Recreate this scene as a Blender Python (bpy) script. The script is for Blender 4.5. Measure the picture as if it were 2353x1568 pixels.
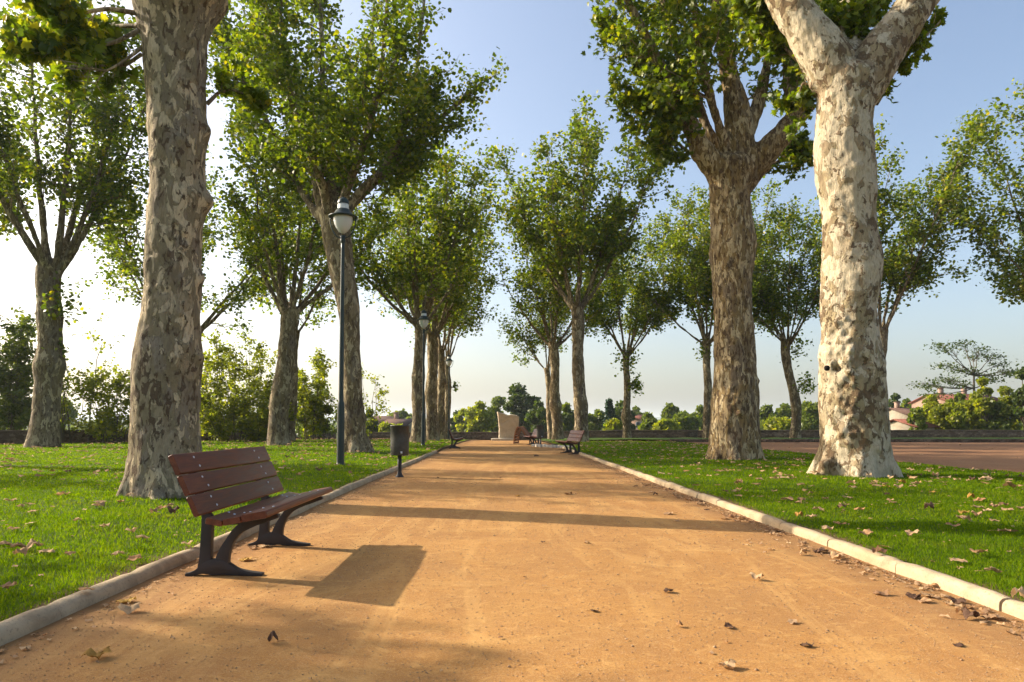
import bpy, bmesh, math, random
import numpy as np
from mathutils import Vector, noise
sc = bpy.context.scene
for o in list(bpy.data.objects): bpy.data.objects.remove(o)
COL = sc.collection
R = math.radians

# ------------------------------------------------------------------ camera
FPX, CX, CY, SHY = 1600.0, 1176.5, 784.0, 120.0
PITCH, YAW, CAMH = math.atan(73/1600), math.atan(28/1600), 1.05
cam_d = bpy.data.cameras.new("camera"); cam = bpy.data.objects.new("camera", cam_d); COL.objects.link(cam)
cam.location = (0, 0, CAMH); cam.rotation_euler = (R(90)+PITCH, 0, -YAW)
cam_d.sensor_width = 36; cam_d.lens = 36*FPX/2353; cam_d.shift_y = SHY/2353
cam_d.clip_start = 0.05; cam_d.clip_end = 12000
sc.camera = cam
sc.render.resolution_x, sc.render.resolution_y = 1024, 682

# ------------------------------------------------------------------ light
SUN_EL, SUN_AZ = R(27.4), R(-70.3)           # azimuth from +Y towards +X
w = bpy.data.worlds.new("World"); sc.world = w; w.use_nodes = True
nt = w.node_tree; bgn = nt.nodes["Background"]
sky = nt.nodes.new("ShaderNodeTexSky"); sky.sky_type = 'NISHITA'; sky.sun_disc = False
sky.sun_elevation = SUN_EL; sky.sun_rotation = SUN_AZ; sky.altitude = 200
sky.air_density = 1.0; sky.dust_density = 4.6; sky.ozone_density = 0.8
nt.links.new(sky.outputs[0], bgn.inputs[0]); bgn.inputs[1].default_value = 0.15
sd = bpy.data.lights.new("sun", 'SUN'); sd.energy = 5.0; sd.angle = R(0.53); sd.color = (1, 0.90, 0.74)
so = bpy.data.objects.new("sun", sd); COL.objects.link(so)
TOSUN = Vector((math.sin(SUN_AZ)*math.cos(SUN_EL), math.cos(SUN_AZ)*math.cos(SUN_EL), math.sin(SUN_EL)))
so.rotation_euler = TOSUN.to_track_quat('Z', 'Y').to_euler(); so.location = (-30, 10, 30)
sc.view_settings.view_transform = 'Standard'; sc.view_settings.look = 'None'
sc.view_settings.exposure = 0.85; sc.view_settings.gamma = 1
sc.cycles.use_denoising = True
sc.cycles.max_bounces = 8; sc.cycles.transmission_bounces = 6; sc.cycles.diffuse_bounces = 4
sc.cycles.volume_bounces = 1

# ------------------------------------------------------------------ helpers
_cy, _sy, _cp, _sp = math.cos(YAW), math.sin(YAW), math.cos(PITCH), math.sin(PITCH)
def ray(u, v):
    xc = (u-CX)/FPX; yc = (CY-v)/FPX + SHY/FPX
    fy = _cp - yc*_sp; fz = _sp + yc*_cp      # forward, up before yaw
    return np.array([xc*_cy + fy*_sy, -xc*_sy + fy*_cy, fz])
def hz(x, y):
    return -0.0003*np.maximum(0, np.minimum(y, 75)-30)**2
def P(u, v, Y):
    d = ray(u, v); return np.array([0, 0, CAMH]) + d*(Y/d[1])
def G(u, v, dz=0.0):
    d = ray(u, v); z = dz; p = None
    for _ in range(12):
        t = (z-CAMH)/d[2]; p = np.array([0, 0, CAMH]) + d*t; z = float(hz(p[0], p[1])) + dz
    return p

def tag(o, label=None, cat=None, group=None, kind=None):
    if label: o["label"] = label
    if cat: o["category"] = cat
    if group: o["group"] = group
    if kind: o["kind"] = kind
    return o
def empty(name, loc=(0, 0, 0), rz=0):
    o = bpy.data.objects.new(name, None); COL.objects.link(o); o.location = loc; o.rotation_euler = (0, 0, rz)
    o.empty_display_size = 0.2
    return o
def link(name, me, mat=None, parent=None, loc=None):
    o = bpy.data.objects.new(name, me); COL.objects.link(o)
    if mat: me.materials.append(mat)
    if parent: o.parent = parent
    if loc is not None: o.location = loc
    return o
def copy_tree(o, parent=None):
    c = o.copy(); COL.objects.link(c)
    if parent: c.parent = parent
    for ch in [k for k in bpy.data.objects if k.parent == o]: copy_tree(ch, c)
    return c
def np_mesh(name, V, Fs, smooth=False):
    me = bpy.data.meshes.new(name); V = np.asarray(V, dtype=np.float32)
    Fs = [np.asarray(f, dtype=np.int32) for f in Fs if len(f)]
    me.vertices.add(len(V)); me.vertices.foreach_set("co", V.ravel())
    loops = np.concatenate([f.ravel() for f in Fs]); me.loops.add(len(loops))
    me.loops.foreach_set("vertex_index", loops)
    cnt = np.concatenate([np.full(len(f), f.shape[1], dtype=np.int32) for f in Fs])
    st = np.concatenate([[0], np.cumsum(cnt)[:-1]]).astype(np.int32)
    me.polygons.add(len(cnt)); me.polygons.foreach_set("loop_start", st)
    if smooth: me.polygons.foreach_set("use_smooth", np.ones(len(cnt), dtype=bool))
    me.update(calc_edges=True); return me
def norm(a):
    a = np.asarray(a, float); n = np.linalg.norm(a, axis=-1, keepdims=True); return a/np.maximum(n, 1e-9)

class Geo:
    def __init__(s): s.V = []; s.F = {3: [], 4: []}; s.n = 0
    def add(s, V, *Fs):
        V = np.asarray(V, float).reshape(-1, 3); s.V.append(V)
        for f in Fs:
            f = np.asarray(f, int)
            if f.size: s.F[f.shape[1]].append(f+s.n)
        s.n += len(V)
    def tube(s, pts, rad, sides=8, cap=True, flat=None):
        pts = np.asarray(pts, float); k = len(pts); rad = np.broadcast_to(rad, (k,))
        tan = np.gradient(pts, axis=0); tan = norm(tan)
        up = np.array([1., 0, 0]) if abs(tan[0][0]) < .8 else np.array([0, 1., 0])
        a = norm(np.cross(tan[0], up)); ang = np.arange(sides)*2*np.pi/sides
        V = np.empty((k, sides, 3))
        for i in range(k):
            a = norm(a - tan[i]*np.dot(a, tan[i])); b = np.cross(tan[i], a)
            V[i] = pts[i] + rad[i]*(np.cos(ang)[:, None]*a + np.sin(ang)[:, None]*b)
        i = np.arange(k-1)[:, None]*sides; j = np.arange(sides)[None]; jn = (j+1) % sides
        q = np.stack([i+j, i+jn, i+sides+jn, i+sides+j], -1).reshape(-1, 4)
        V = V.reshape(-1, 3)
        if cap:
            V = np.vstack([V, pts[0], pts[-1]]); c0, c1 = k*sides, k*sides+1; j = np.arange(sides); jn = (j+1) % sides
            t = np.vstack([np.stack([jn, j, np.full(sides, c0)], -1),
                           np.stack([(k-1)*sides+j, (k-1)*sides+jn, np.full(sides, c1)], -1)])
            s.add(V, q, t)
        else: s.add(V, q)
    def sticks(s, A, B, ra, rb):
        A = np.asarray(A, float); B = np.asarray(B, float); n = len(A)
        if n == 0: return
        t = norm(B-A); u = np.where(np.abs(t[:, 2:3]) < .9, np.array([[0, 0, 1.]]), np.array([[1., 0, 0]]))
        a = norm(np.cross(t, u)); b = np.cross(t, a); ra = np.broadcast_to(ra, (n,)); rb = np.broadcast_to(rb, (n,))
        V = np.empty((n, 6, 3))
        for j in range(3):
            o = math.cos(j*2.094)*a + math.sin(j*2.094)*b
            V[:, j] = A+o*ra[:, None]; V[:, 3+j] = B+o*rb[:, None]
        base = (np.arange(n)*6)[:, None]
        s.add(V, *[base+np.array([[j, (j+1) % 3, 3+(j+1) % 3, 3+j]]) for j in range(3)])
    def box(s, c, d, M=None):
        c = np.asarray(c, float); d = np.asarray(d, float)/2
        v = np.array([[x, y, z] for x in (-1, 1) for y in (-1, 1) for z in (-1, 1)], float)*d
        if M is not None: v = v@np.asarray(M).T
        s.add(v+c, [[0, 1, 3, 2], [4, 6, 7, 5], [0, 4, 5, 1], [2, 3, 7, 6], [0, 2, 6, 4], [1, 5, 7, 3]])
    def lathe(s, prof, sides=32, c=(0, 0, 0)):
        prof = np.asarray(prof, float); ang = np.arange(sides)*2*np.pi/sides; k = len(prof)
        V = np.stack([np.cos(ang)[None]*prof[:, :1], np.sin(ang)[None]*prof[:, :1], np.repeat(prof[:, 1:2], sides, 1)], -1)
        i = np.arange(k-1)[:, None]*sides; j = np.arange(sides)[None]; jn = (j+1) % sides
        s.add(V.reshape(-1, 3)+np.asarray(c), np.stack([i+j, i+jn, i+sides+jn, i+sides+j], -1).reshape(-1, 4))
    def mesh(s, name, smooth=False):
        return np_mesh(name, np.vstack(s.V), [np.vstack(s.F[k]) for k in s.F if s.F[k]], smooth)
def bevel(o, wd=.004, seg=2):
    m = o.modifiers.new("bevel", 'BEVEL'); m.width = wd; m.segments = seg; m.limit_method = 'ANGLE'; return o

# ------------------------------------------------------------------ materials
class M:
    """tiny node helper"""
    def __init__(s, name):
        s.m = bpy.data.materials.new(name); s.m.use_nodes = True; s.t = s.m.node_tree; s.b = s.t.nodes["Principled BSDF"]
        s.out = s.t.nodes["Material Output"]; s.tc = None
    def n(s, typ, **kw):
        nd = s.t.nodes.new(typ)
        for k, v in kw.items():
            if k.startswith("i_"): nd.inputs[k[2:].replace("_", " ")].default_value = v
            else: setattr(nd, k, v)
        return nd
    def l(s, a, b): s.t.links.new(a, b)
    def co(s, kind="Object", scale=(1, 1, 1)):
        if not s.tc: s.tc = s.n("ShaderNodeTexCoord")
        mp = s.n("ShaderNodeMapping"); mp.inputs["Scale"].default_value = scale; s.l(s.tc.outputs[kind], mp.inputs[0]); return mp.outputs[0]
    def noise(s, co, scale, detail=4, rough=.55, dist=0):
        nd = s.n("ShaderNodeTexNoise"); nd.inputs["Scale"].default_value = scale; nd.inputs["Detail"].default_value = detail
        nd.inputs["Roughness"].default_value = rough; nd.inputs["Distortion"].default_value = dist; s.l(co, nd.inputs["Vector"]); return nd.outputs[0]
    def ramp(s, f, stops, interp='LINEAR'):
        nd = s.n("ShaderNodeValToRGB"); cr = nd.color_ramp; cr.interpolation = interp
        while len(cr.elements) < len(stops): cr.elements.new(.5)
        for e, (p, c) in zip(cr.elements, stops):
            e.position = p; e.color = (*c, 1) if hasattr(c, "__len__") else (c, c, c, 1)
        s.l(f, nd.inputs[0]); return nd.outputs[0]
    def mix(s, f, a, b, mode='MIX'):
        nd = s.n("ShaderNodeMix"); nd.data_type = 'RGBA'; nd.blend_type = mode
        for sock, v in ((nd.inputs[0], f), (nd.inputs[6], a), (nd.inputs[7], b)):
            if hasattr(v, "is_linked"): s.l(v, sock)
            elif hasattr(v, "__len__"): sock.default_value = (*v, 1)
            else: sock.default_value = v
        return nd.outputs[2]
    def math(s, op, a, b=None):
        nd = s.n("ShaderNodeMath"); nd.operation = op
        for sock, v in ((nd.inputs[0], a), (nd.inputs[1], b)):
            if v is None: continue
            if hasattr(v, "is_linked"): s.l(v, sock)
            else: sock.default_value = v
        return nd.outputs[0]
    def bump(s, h, strength=.5, dist=.02, prev=None):
        nd = s.n("ShaderNodeBump"); nd.inputs["Strength"].default_value = strength; nd.inputs["Distance"].default_value = dist
        s.l(h, nd.inputs["Height"])
        if prev is not None: s.l(prev, nd.inputs["Normal"])
        return nd.outputs[0]
    def fin(s, col=None, rough=.8, normal=None, metal=0, spec=.3):
        if col is not None:
            if hasattr(col, "is_linked"): s.l(col, s.b.inputs["Base Color"])
            else: s.b.inputs["Base Color"].default_value = (*col, 1)
        if hasattr(rough, "is_linked"): s.l(rough, s.b.inputs["Roughness"])
        else: s.b.inputs["Roughness"].default_value = rough
        s.b.inputs["Metallic"].default_value = metal; s.b.inputs["Specular IOR Level"].default_value = spec
        if normal is not None: s.l(normal, s.b.inputs["Normal"])
        return s.m

def leaf_mat(name, stops, trans=.45, rough=.45, spec=.4):
    m = M(name); g = m.n("ShaderNodeNewGeometry"); co = m.co("Object")
    big = m.noise(co, .45, 2, .5); r = g.outputs["Random Per Island"]
    f = m.math('ADD', m.math('MULTIPLY', r, .72), m.math('MULTIPLY', big, .3))
    col = m.ramp(f, stops)
    tcol = m.mix(1.0, col, (1.9, 2.0, .5), 'MULTIPLY')
    m.fin(col, rough, spec=spec)
    tr = m.n("ShaderNodeBsdfTranslucent"); m.l(tcol, tr.inputs[0])
    mx = m.n("ShaderNodeMixShader"); mx.inputs[0].default_value = trans
    m.l(m.b.outputs[0], mx.inputs[1]); m.l(tr.outputs[0], mx.inputs[2]); m.l(mx.outputs[0], m.out.inputs[0])
    return m.m
PLANE_STOPS = [(0, (.040, .062, .007)), (.35, (.075, .112, .008)), (.62, (.14, .182, .010)), (.82, (.25, .26, .014)), (.93, (.32, .22, .015)), (1, (.26, .10, .02))]
LEAF = leaf_mat("plane_leaf", PLANE_STOPS, .44)
LEAF_DARK = leaf_mat("dark_leaf", [(0, (.030, .050, .012)), (.6, (.055, .082, .014)), (1, (.10, .12, .018))], .32)
LEAF_LIGHT = leaf_mat("light_leaf", [(0, (.10, .13, .012)), (.5, (.16, .18, .014)), (.85, (.26, .25, .02)), (1, (.32, .2, .03))], .55)
LEAF_MID = leaf_mat("mid_leaf", [(0, (.060, .090, .012)), (.5, (.105, .140, .016)), (1, (.19, .20, .02))], .4)
LEAF_CON = leaf_mat("conifer_leaf", [(0, (.012, .035, .018)), (1, (.03, .065, .03))], .1)

def bark_mat(name, pale, mid, dark, f_p=.25, f_d=.2, sc_=9.0, hue=(.30, .22, .08), zs=.5, vary=.16):
    """flaking plane bark: overlapping plates of pale, middle and dark tones"""
    m = M(name); co = m.co("Object", (1, 1, zs)); co1 = m.co("Object"); co2 = m.co("Object", (1, 1, .3))
    n3 = m.noise(co1, .9, 3, .5); n1 = m.noise(co, sc_, 5, .58, .7); n2 = m.noise(m.co("Object", (1.13, .97, zs*1.1)), sc_*1.7, 4, .6, .5); n4 = m.noise(co, sc_*.38, 4, .55, .4); fine = m.noise(co2, 30, 6, .72, .3)
    sh = m.math('MULTIPLY', m.math('SUBTRACT', n3, .5), vary*2)
    # thresholds for a fractal noise centred on .5 with a spread of about .085
    def thr(f): return .5+.085*{.1: 1.28, .15: 1.04, .2: .84, .25: .67, .3: .52, .35: .385, .4: .25, .5: 0, .6: -.25, .7: -.52}[f]
    a = m.math('ADD', n1, sh); p1 = m.ramp(a, [(thr(f_p), 0), (thr(f_p)+.022, 1)]); b = m.math('ADD', n2, m.math('MULTIPLY', sh, -.8)); d1 = m.ramp(b, [(thr(f_d), 0), (thr(f_d)+.03, 1)])
    p2 = m.ramp(n4, [(.55, 0), (.58, 1)])
    c = m.mix(m.ramp(n4, [(.42, 0), (.47, 1)]), mid, hue); c = m.mix(m.math('MULTIPLY', m.ramp(n1, [(.40, 1), (.43, 0)]), .55), c, tuple(.5*x+.5*y for x, y in zip(mid, dark)))
    c = m.mix(p1, c, pale); c = m.mix(m.math('MULTIPLY', p2, .45), c, tuple(.6*x+.4*y for x, y in zip(pale, mid)))
    c = m.mix(m.math('MULTIPLY', d1, .85), c, dark)
    c = m.mix(m.math('MULTIPLY', m.ramp(fine, [(.32, 1), (.55, 0)]), .5), c, tuple(x*1.3 for x in dark))
    h = m.math('ADD', m.math('MULTIPLY', p1, -.5), m.math('MULTIPLY', fine, .8)); h = m.math('ADD', h, m.math('MULTIPLY', d1, .6)); h = m.math('ADD', h, m.math('MULTIPLY', n4, 1.2))
    return m.fin(c, .88, m.bump(h, 1.0, .045), spec=.15)
BARK_L = bark_mat("bark_mottled", (.62, .49, .31), (.29, .235, .165), (.105, .066, .04), .3, .2, 7.5, (.27, .215, .125), .45, .22)
BARK_R = bark_mat("bark_cream", (.58, .485, .335), (.36, .275, .17), (.13, .08, .042), .6, .2, 4.2, (.38, .30, .17), .7, .34)
BARK_R2 = bark_mat("bark_brown", (.56, .44, .26), (.25, .19, .12), (.09, .055, .033), .35, .3, 7.5, (.27, .185, .08), .33)
BARK_F = bark_mat("bark_far", (.48, .39, .24), (.23, .185, .125), (.09, .06, .04), .3, .25, 6, (.20, .15, .075), .4)
TWIG = M("twig_bark").fin((.11, .085, .055), .9)
def mat_wood():
    m = M("varnished_wood"); co = m.co("Object", (8, 1.1, 8)); n1 = m.noise(co, 3, 6, .6, .6); co2 = m.co("Object", (60, 2, 60)); n2 = m.noise(co2, 3, 3, .6)
    c = m.ramp(n1, [(.3, (.10, .026, .009)), (.55, (.165, .044, .015)), (.75, (.23, .072, .022))])
    c = m.mix(m.math('MULTIPLY', m.ramp(n2, [(.35, 1), (.6, 0)]), .5), c, (.06, .018, .01))
    m.fin(c, m.ramp(n1, [(.3, .36), (.7, .5)]), m.bump(n2, .25, .002), spec=.4)
    return m.m
WOOD = mat_wood()
def mat_paint(name, col, rough=.45, metal=0, var=.25):
    m = M(name); co = m.co("Object"); n1 = m.noise(co, 9, 6, .65); n2 = m.noise(co, 120, 2, .5)
    c = m.mix(m.ramp(n1, [(.35, 0), (.7, 1)]), tuple(x*(1-var) for x in col), tuple(min(1, x*(1+var)) for x in col))
    return m.fin(c, m.ramp(n1, [(.3, rough), (.7, min(1, rough+.2))]), m.bump(n2, .12, .002), metal, .5)
IRON = mat_paint("cast_iron", (.022, .017, .016), .5, 0, .4)
GREEN = mat_paint("dark_green_paint", (.006, .020, .015), .32)
BINM = mat_paint("grey_green_metal", (.062, .062, .052), .42, .3, .35)
STEEL = mat_paint("bolt_steel", (.62, .64, .68), .3, .9, .1)
WHITEP = mat_paint("white_enamel", (.75, .73, .68), .4)
def mat_glass():
    m = M("frosted_globe"); m.fin((.80, .80, .80), .25, spec=.6)
    m.b.inputs["Transmission Weight"].default_value = .25
    return m.m
GLOBE = mat_glass()

def mat_path():
    m = M("orange_sand"); co = m.co("Object"); big = m.noise(co, .35, 4, .6, .6); mid = m.noise(co, 2.2, 5, .6, .4); fine = m.noise(co, 85, 4, .6); grit = m.noise(co, 260, 3, .6)
    strk = m.noise(m.co("Object", (1, 3.2, 1)), 1.4, 5, .6, .9)
    c = m.ramp(big, [(.30, (.33, .148, .038)), (.5, (.42, .200, .050)), (.68, (.51, .262, .073))])
    c = m.mix(m.math('MULTIPLY', m.ramp(strk, [(.52, 0), (.72, 1)]), .5), c, (.60, .35, .11))
    c = m.mix(m.math('MULTIPLY', m.ramp(mid, [(.3, 1), (.5, 0)]), .45), c, (.33, .15, .042))
    c = m.mix(m.ramp(fine, [(.36, .62), (.60, 0)]), c, (.24, .115, .042)); blot = m.noise(co, .8, 5, .7, 1.2); c = m.mix(m.math('MULTIPLY', m.ramp(blot, [(.43, 0), (.60, 1)]), .5), c, (.31, .15, .048))
    c = m.mix(m.ramp(grit, [(.55, 0), (.68, .6)]), c, (.68, .50, .30))
    trk = m.noise(m.co("Object", (1.6, .22, 1)), 1.3, 4, .6, 1.6); c = m.mix(m.math('MULTIPLY', m.ramp(trk, [(.50, 0), (.60, 1), (.66, .2)]), .32), c, (.60, .35, .12)); scuff = m.noise(co, 6, 6, .75, 2.2); c = m.mix(m.math('MULTIPLY', m.ramp(scuff, [(.53, 0), (.63, 1)]), .35), c, (.62, .37, .13))
    # darker organic dirt along the kerbs
    sep = m.n("ShaderNodeSeparateXYZ"); m.l(m.tc.outputs["Object"], sep.inputs[0])
    ax = m.math('ABSOLUTE', m.math('SUBTRACT', sep.outputs[0], .23)); ax = m.math('ADD', ax, m.math('MULTIPLY', m.math('SUBTRACT', mid, .5), .9))
    c = m.mix(m.math('MULTIPLY', m.ramp(m.math('DIVIDE', ax, 3.0), [(.66, 0), (.86, 1)]), .65), c, (.22, .12, .055))
    h = m.math('ADD', m.math('MULTIPLY', fine, .7), m.math('MULTIPLY', grit, .3)); nb = m.bump(mid, .35, .03); nb = m.bump(strk, .25, .03, nb); nb = m.bump(h, .6, .008, nb)
    return m.fin(c, .95, nb, spec=.15)
PATH = mat_path()
def mat_yard():
    m = M("brown_gravel"); co = m.co("Object"); big = m.noise(co, .25, 4, .6); fine = m.noise(co, 30, 5, .75)
    c = m.ramp(big, [(.3, (.28, .135, .062)), (.7, (.42, .22, .10))]); c = m.mix(m.ramp(fine, [(.4, .7), (.55, 0)]), c, (.12, .07, .05))
    return m.fin(c, .95, m.bump(fine, .6, .015), spec=.1)
YARD = mat_yard()
def mat_lawn():
    m = M("lawn_turf"); co = m.co("Object"); big = m.noise(co, .5, 4, .6, .3); mid = m.noise(co, 7, 5, .7); fine = m.noise(co, 70, 4, .7)
    c = m.ramp(big, [(.3, (.06, .10, .004)), (.55, (.09, .135, .005)), (.72, (.14, .165, .008))])
    c = m.mix(m.ramp(mid, [(.35, .5), (.55, 0)]), c, (.03, .075, .006)); c = m.mix(m.ramp(fine, [(.35, .8), (.55, 0)]), c, (.022, .05, .006))
    sep = m.n("ShaderNodeSeparateXYZ"); m.l(m.tc.outputs["Object"], sep.inputs[0]); ax = m.math('ADD', m.math('ABSOLUTE', m.math('SUBTRACT', sep.outputs[0], .22)), m.math('MULTIPLY', m.math('SUBTRACT', mid, .5), .35))
    c = m.mix(m.ramp(m.math('DIVIDE', ax, 4.0), [(.695, .9), (.73, 0)]), c, (.17, .10, .05))
    return m.fin(c, .8, m.bump(m.math('ADD', fine, mid), .8, .03), spec=.1)
LAWN = mat_lawn()
def mat_blade():
    m = M("grass_blade"); g = m.n("ShaderNodeNewGeometry"); co = m.co("Object"); big = m.noise(co, .6, 3, .6)
    f = m.math('ADD', m.math('MULTIPLY', g.outputs["Random Per Island"], .6), m.math('MULTIPLY', big, .4))
    c = m.ramp(f, [(.1, (.055, .11, .002)), (.45, (.105, .175, .003)), (.75, (.165, .225, .004)), (.93, (.26, .25, .02)), (.99, (.42, .34, .14))])
    pat = m.noise(co, 1.7, 5, .7, .8); c = m.mix(m.math('MULTIPLY', m.ramp(pat, [(.56, 0), (.68, 1)]), .55), c, (.20, .20, .03)); c = m.mix(m.math('MULTIPLY', m.ramp(pat, [(.30, 1), (.42, 0)]), .45), c, (.045, .09, .006))
    m.fin(c, .75, spec=.08)
    tr = m.n("ShaderNodeBsdfTranslucent"); m.l(m.mix(1., c, (1.55, 1.6, .4), 'MULTIPLY'), tr.inputs[0])
    mx = m.n("ShaderNodeMixShader"); mx.inputs[0].default_value = .5; m.l(m.b.outputs[0], mx.inputs[1]); m.l(tr.outputs[0], mx.inputs[2]); m.l(mx.outputs[0], m.out.inputs[0])
    return m.m
BLADE = mat_blade()
def mat_stone(name, col, sc_=6, dark=.5, bump=.4):
    m = M(name); co = m.co("Object"); n1 = m.noise(co, sc_, 8, .65, .3); n2 = m.noise(co, sc_*14, 4, .7); n3 = m.noise(co, .9, 3, .6)
    c = m.ramp(n1, [(.3, tuple(x*dark for x in col)), (.5, col), (.75, tuple(min(1, x*1.2) for x in col))])
    c = m.mix(m.math('MULTIPLY', m.ramp(n3, [(.45, 0), (.65, 1)]), .35), c, (col[0]*.8, col[1]*.62, col[2]*.45))
    c = m.mix(m.ramp(n2, [(.34, .6), (.45, 0)]), c, tuple(x*.45 for x in col))
    return m.fin(c, .9, m.bump(m.math('ADD', n1, m.math('MULTIPLY', n2, .4)), bump, .02), spec=.2)
KERB = mat_stone("kerb_stone", (.42, .325, .205), 4, .6)
MONU = mat_stone("monument_stone", (.50, .42, .31), 1.6, .75, .6)
PALE = mat_stone("pale_stone", (.55, .50, .42), 5, .8)
def mat_rubble():
    m = M("rubble_wall"); co = m.co("Object"); v = m.n("ShaderNodeTexVoronoi"); v.feature = 'DISTANCE_TO_EDGE'; v.inputs["Scale"].default_value = 4.2
    mp = m.co("Object", (1, 1, 1.9)); m.l(mp, v.inputs["Vector"]); v2 = m.n("ShaderNodeTexVoronoi"); v2.inputs["Scale"].default_value = 4.2; m.l(mp, v2.inputs["Vector"])
    n = m.noise(co, 14, 5, .7); n0 = m.noise(co, .5, 3, .6)
    c = m.mix(m.n("ShaderNodeRGBCurve").outputs[0] if False else .0, (.16, .10, .075), (.2, .1, .1))
    sepc = m.n("ShaderNodeSeparateColor"); m.l(v2.outputs["Color"], sepc.inputs[0])
    c = m.ramp(sepc.outputs[0], [(0, (.13, .08, .05)), (.5, (.24, .155, .10)), (1, (.36, .26, .17))])
    c = m.mix(m.ramp(n, [(.35, .6), (.6, 0)]), c, (.06, .04, .03)); c = m.mix(m.ramp(n0, [(.4, .6), (.65, 0)]), c, (.075, .055, .04))
    edge = m.ramp(v.outputs["Distance"], [(.0, 1), (.05, 0)]); c = m.mix(m.math('MULTIPLY', edge, .7), c, (.05, .038, .03))
    return m.fin(c, .95, m.bump(m.math('ADD', m.math('MULTIPLY', edge, -1), n), .8, .03), spec=.1)
RUBBLE = mat_rubble()
def dry_mat(name, cols):
    m = M(name); oi = m.n("ShaderNodeObjectInfo"); g = m.n("ShaderNodeNewGeometry"); co = m.co("Object"); n = m.noise(co, 25, 5, .6)
    f = m.math('FRACT', m.math('ADD', oi.outputs["Random"], g.outputs["Random Per Island"]))
    c = m.ramp(f, [(i/(len(cols)-1), x) for i, x in enumerate(cols)]); c = m.mix(m.ramp(n, [(.35, .4), (.55, 0)]), c, tuple(x*.5 for x in cols[0]))
    m.fin(c, .8, m.bump(n, .6, .004), spec=.15)
    tr = m.n("ShaderNodeBsdfTranslucent"); m.l(c, tr.inputs[0]); mx = m.n("ShaderNodeMixShader"); mx.inputs[0].default_value = .18
    m.l(m.b.outputs[0], mx.inputs[1]); m.l(tr.outputs[0], mx.inputs[2]); m.l(mx.outputs[0], m.out.inputs[0]); return m.m
DRY = dry_mat("dry_leaf", [(.40, .23, .115), (.54, .35, .19), (.22, .11, .055), (.58, .40, .22), (.42, .22, .09), (.50, .32, .18)])
DRYY = dry_mat("yellow_dry_leaf", [(.42, .22, .05), (.50, .30, .07), (.38, .19, .05)])
DRYD = dry_mat("dark_dry_leaf", [(.10, .055, .035), (.16, .09, .055)])
GRIT = mat_stone("grit_stone", (.42, .27, .15), 30, .6)

# ------------------------------------------------------------------ ground
rng = np.random.default_rng(7)
def strip_sheet(name, x0, x1, ys, nx, zoff, mat, wob=0, undul=0, kind="structure"):
    xs = np.linspace(0, 1, nx); V = np.zeros((len(ys), nx, 3))
    for i, y in enumerate(ys):
        a = x0(y) if callable(x0) else x0; b = x1(y) if callable(x1) else x1
        xx = a+(b-a)*xs; V[i, :, 0] = xx; V[i, :, 1] = y
        zo = zoff(xx, y) if callable(zoff) else zoff
        V[i, :, 2] = hz(xx, np.full(nx, y)) + zo
        if undul:
            for j in range(nx): V[i, j, 2] += undul*noise.noise(Vector((xx[j]*.9, y*.9, 0)))
    k = len(ys); i = np.arange(k-1)[:, None]*nx; j = np.arange(nx-1)[None]
    F = np.stack([i+j, i+j+1, i+nx+j+1, i+nx+j], -1).reshape(-1, 4)
    return tag(link(name, np_mesh(name, V.reshape(-1, 3), [F], True), mat), kind=kind)
PXL, PXR = -2.36, 2.80                     # path edges (inner faces of the kerbs)
def kx(side, y):                            # slightly wandering kerb line
    b = PXL if side < 0 else PXR
    return b + .035*noise.noise(Vector((0, y*.28, 3+side*5))) + (-.02 if side < 0 else .02)
YS = np.concatenate([np.arange(-3, 12, .12), np.arange(12, 62, .5)])
strip_sheet("path", lambda y: kx(-1, y)-.08, lambda y: kx(1, y)+.08, YS, 60, 0.0, PATH, undul=.012)
def lawn_z(x, y):
    d = np.minimum(np.abs(x-PXL), np.abs(x-PXR)); return .045 + .05*np.clip((d-.2)/2.5, 0, 1)
YL = np.concatenate([np.arange(-3, 14, .35), np.arange(14, 71, 1)])
strip_sheet("lawn_left", -34, lambda y: kx(-1, y)-.06, YL, 70, lawn_z, LAWN, undul=.03)
LEX = 10.35
def lex(y): return LEX + .12*noise.noise(Vector((5, y*.5, 1))) + max(0, 12-y)*.05
strip_sheet("lawn_right", lambda y: kx(1, y)+.06, lambda y: lex(y), np.concatenate([np.arange(-3, 14, .35), np.arange(14, 43.1, 1)]), 40, lawn_z, LAWN, undul=.03)
strip_sheet("gravel_yard", lambda y: lex(y)+.02, 80, np.concatenate([np.arange(-3, 14, .5), np.arange(14, 43.1, 1)]), 40, .03, YARD, undul=.02)
strip_sheet("grass_verge", lambda y: kx(1, y)+.06, 90, np.arange(43, 71.1, 1), 50, lambda x, y: .21-.16*np.exp(-np.maximum(x-PXR-.5, 0)/1.5), LAWN, undul=.04)
strip_sheet("grass_border", lambda y: kx(-1, 61)-.2, lambda y: kx(1, 61)+.2, np.arange(60.5, 71.1, .5), 20, lambda x, y: .05, LAWN, undul=.03)
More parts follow.
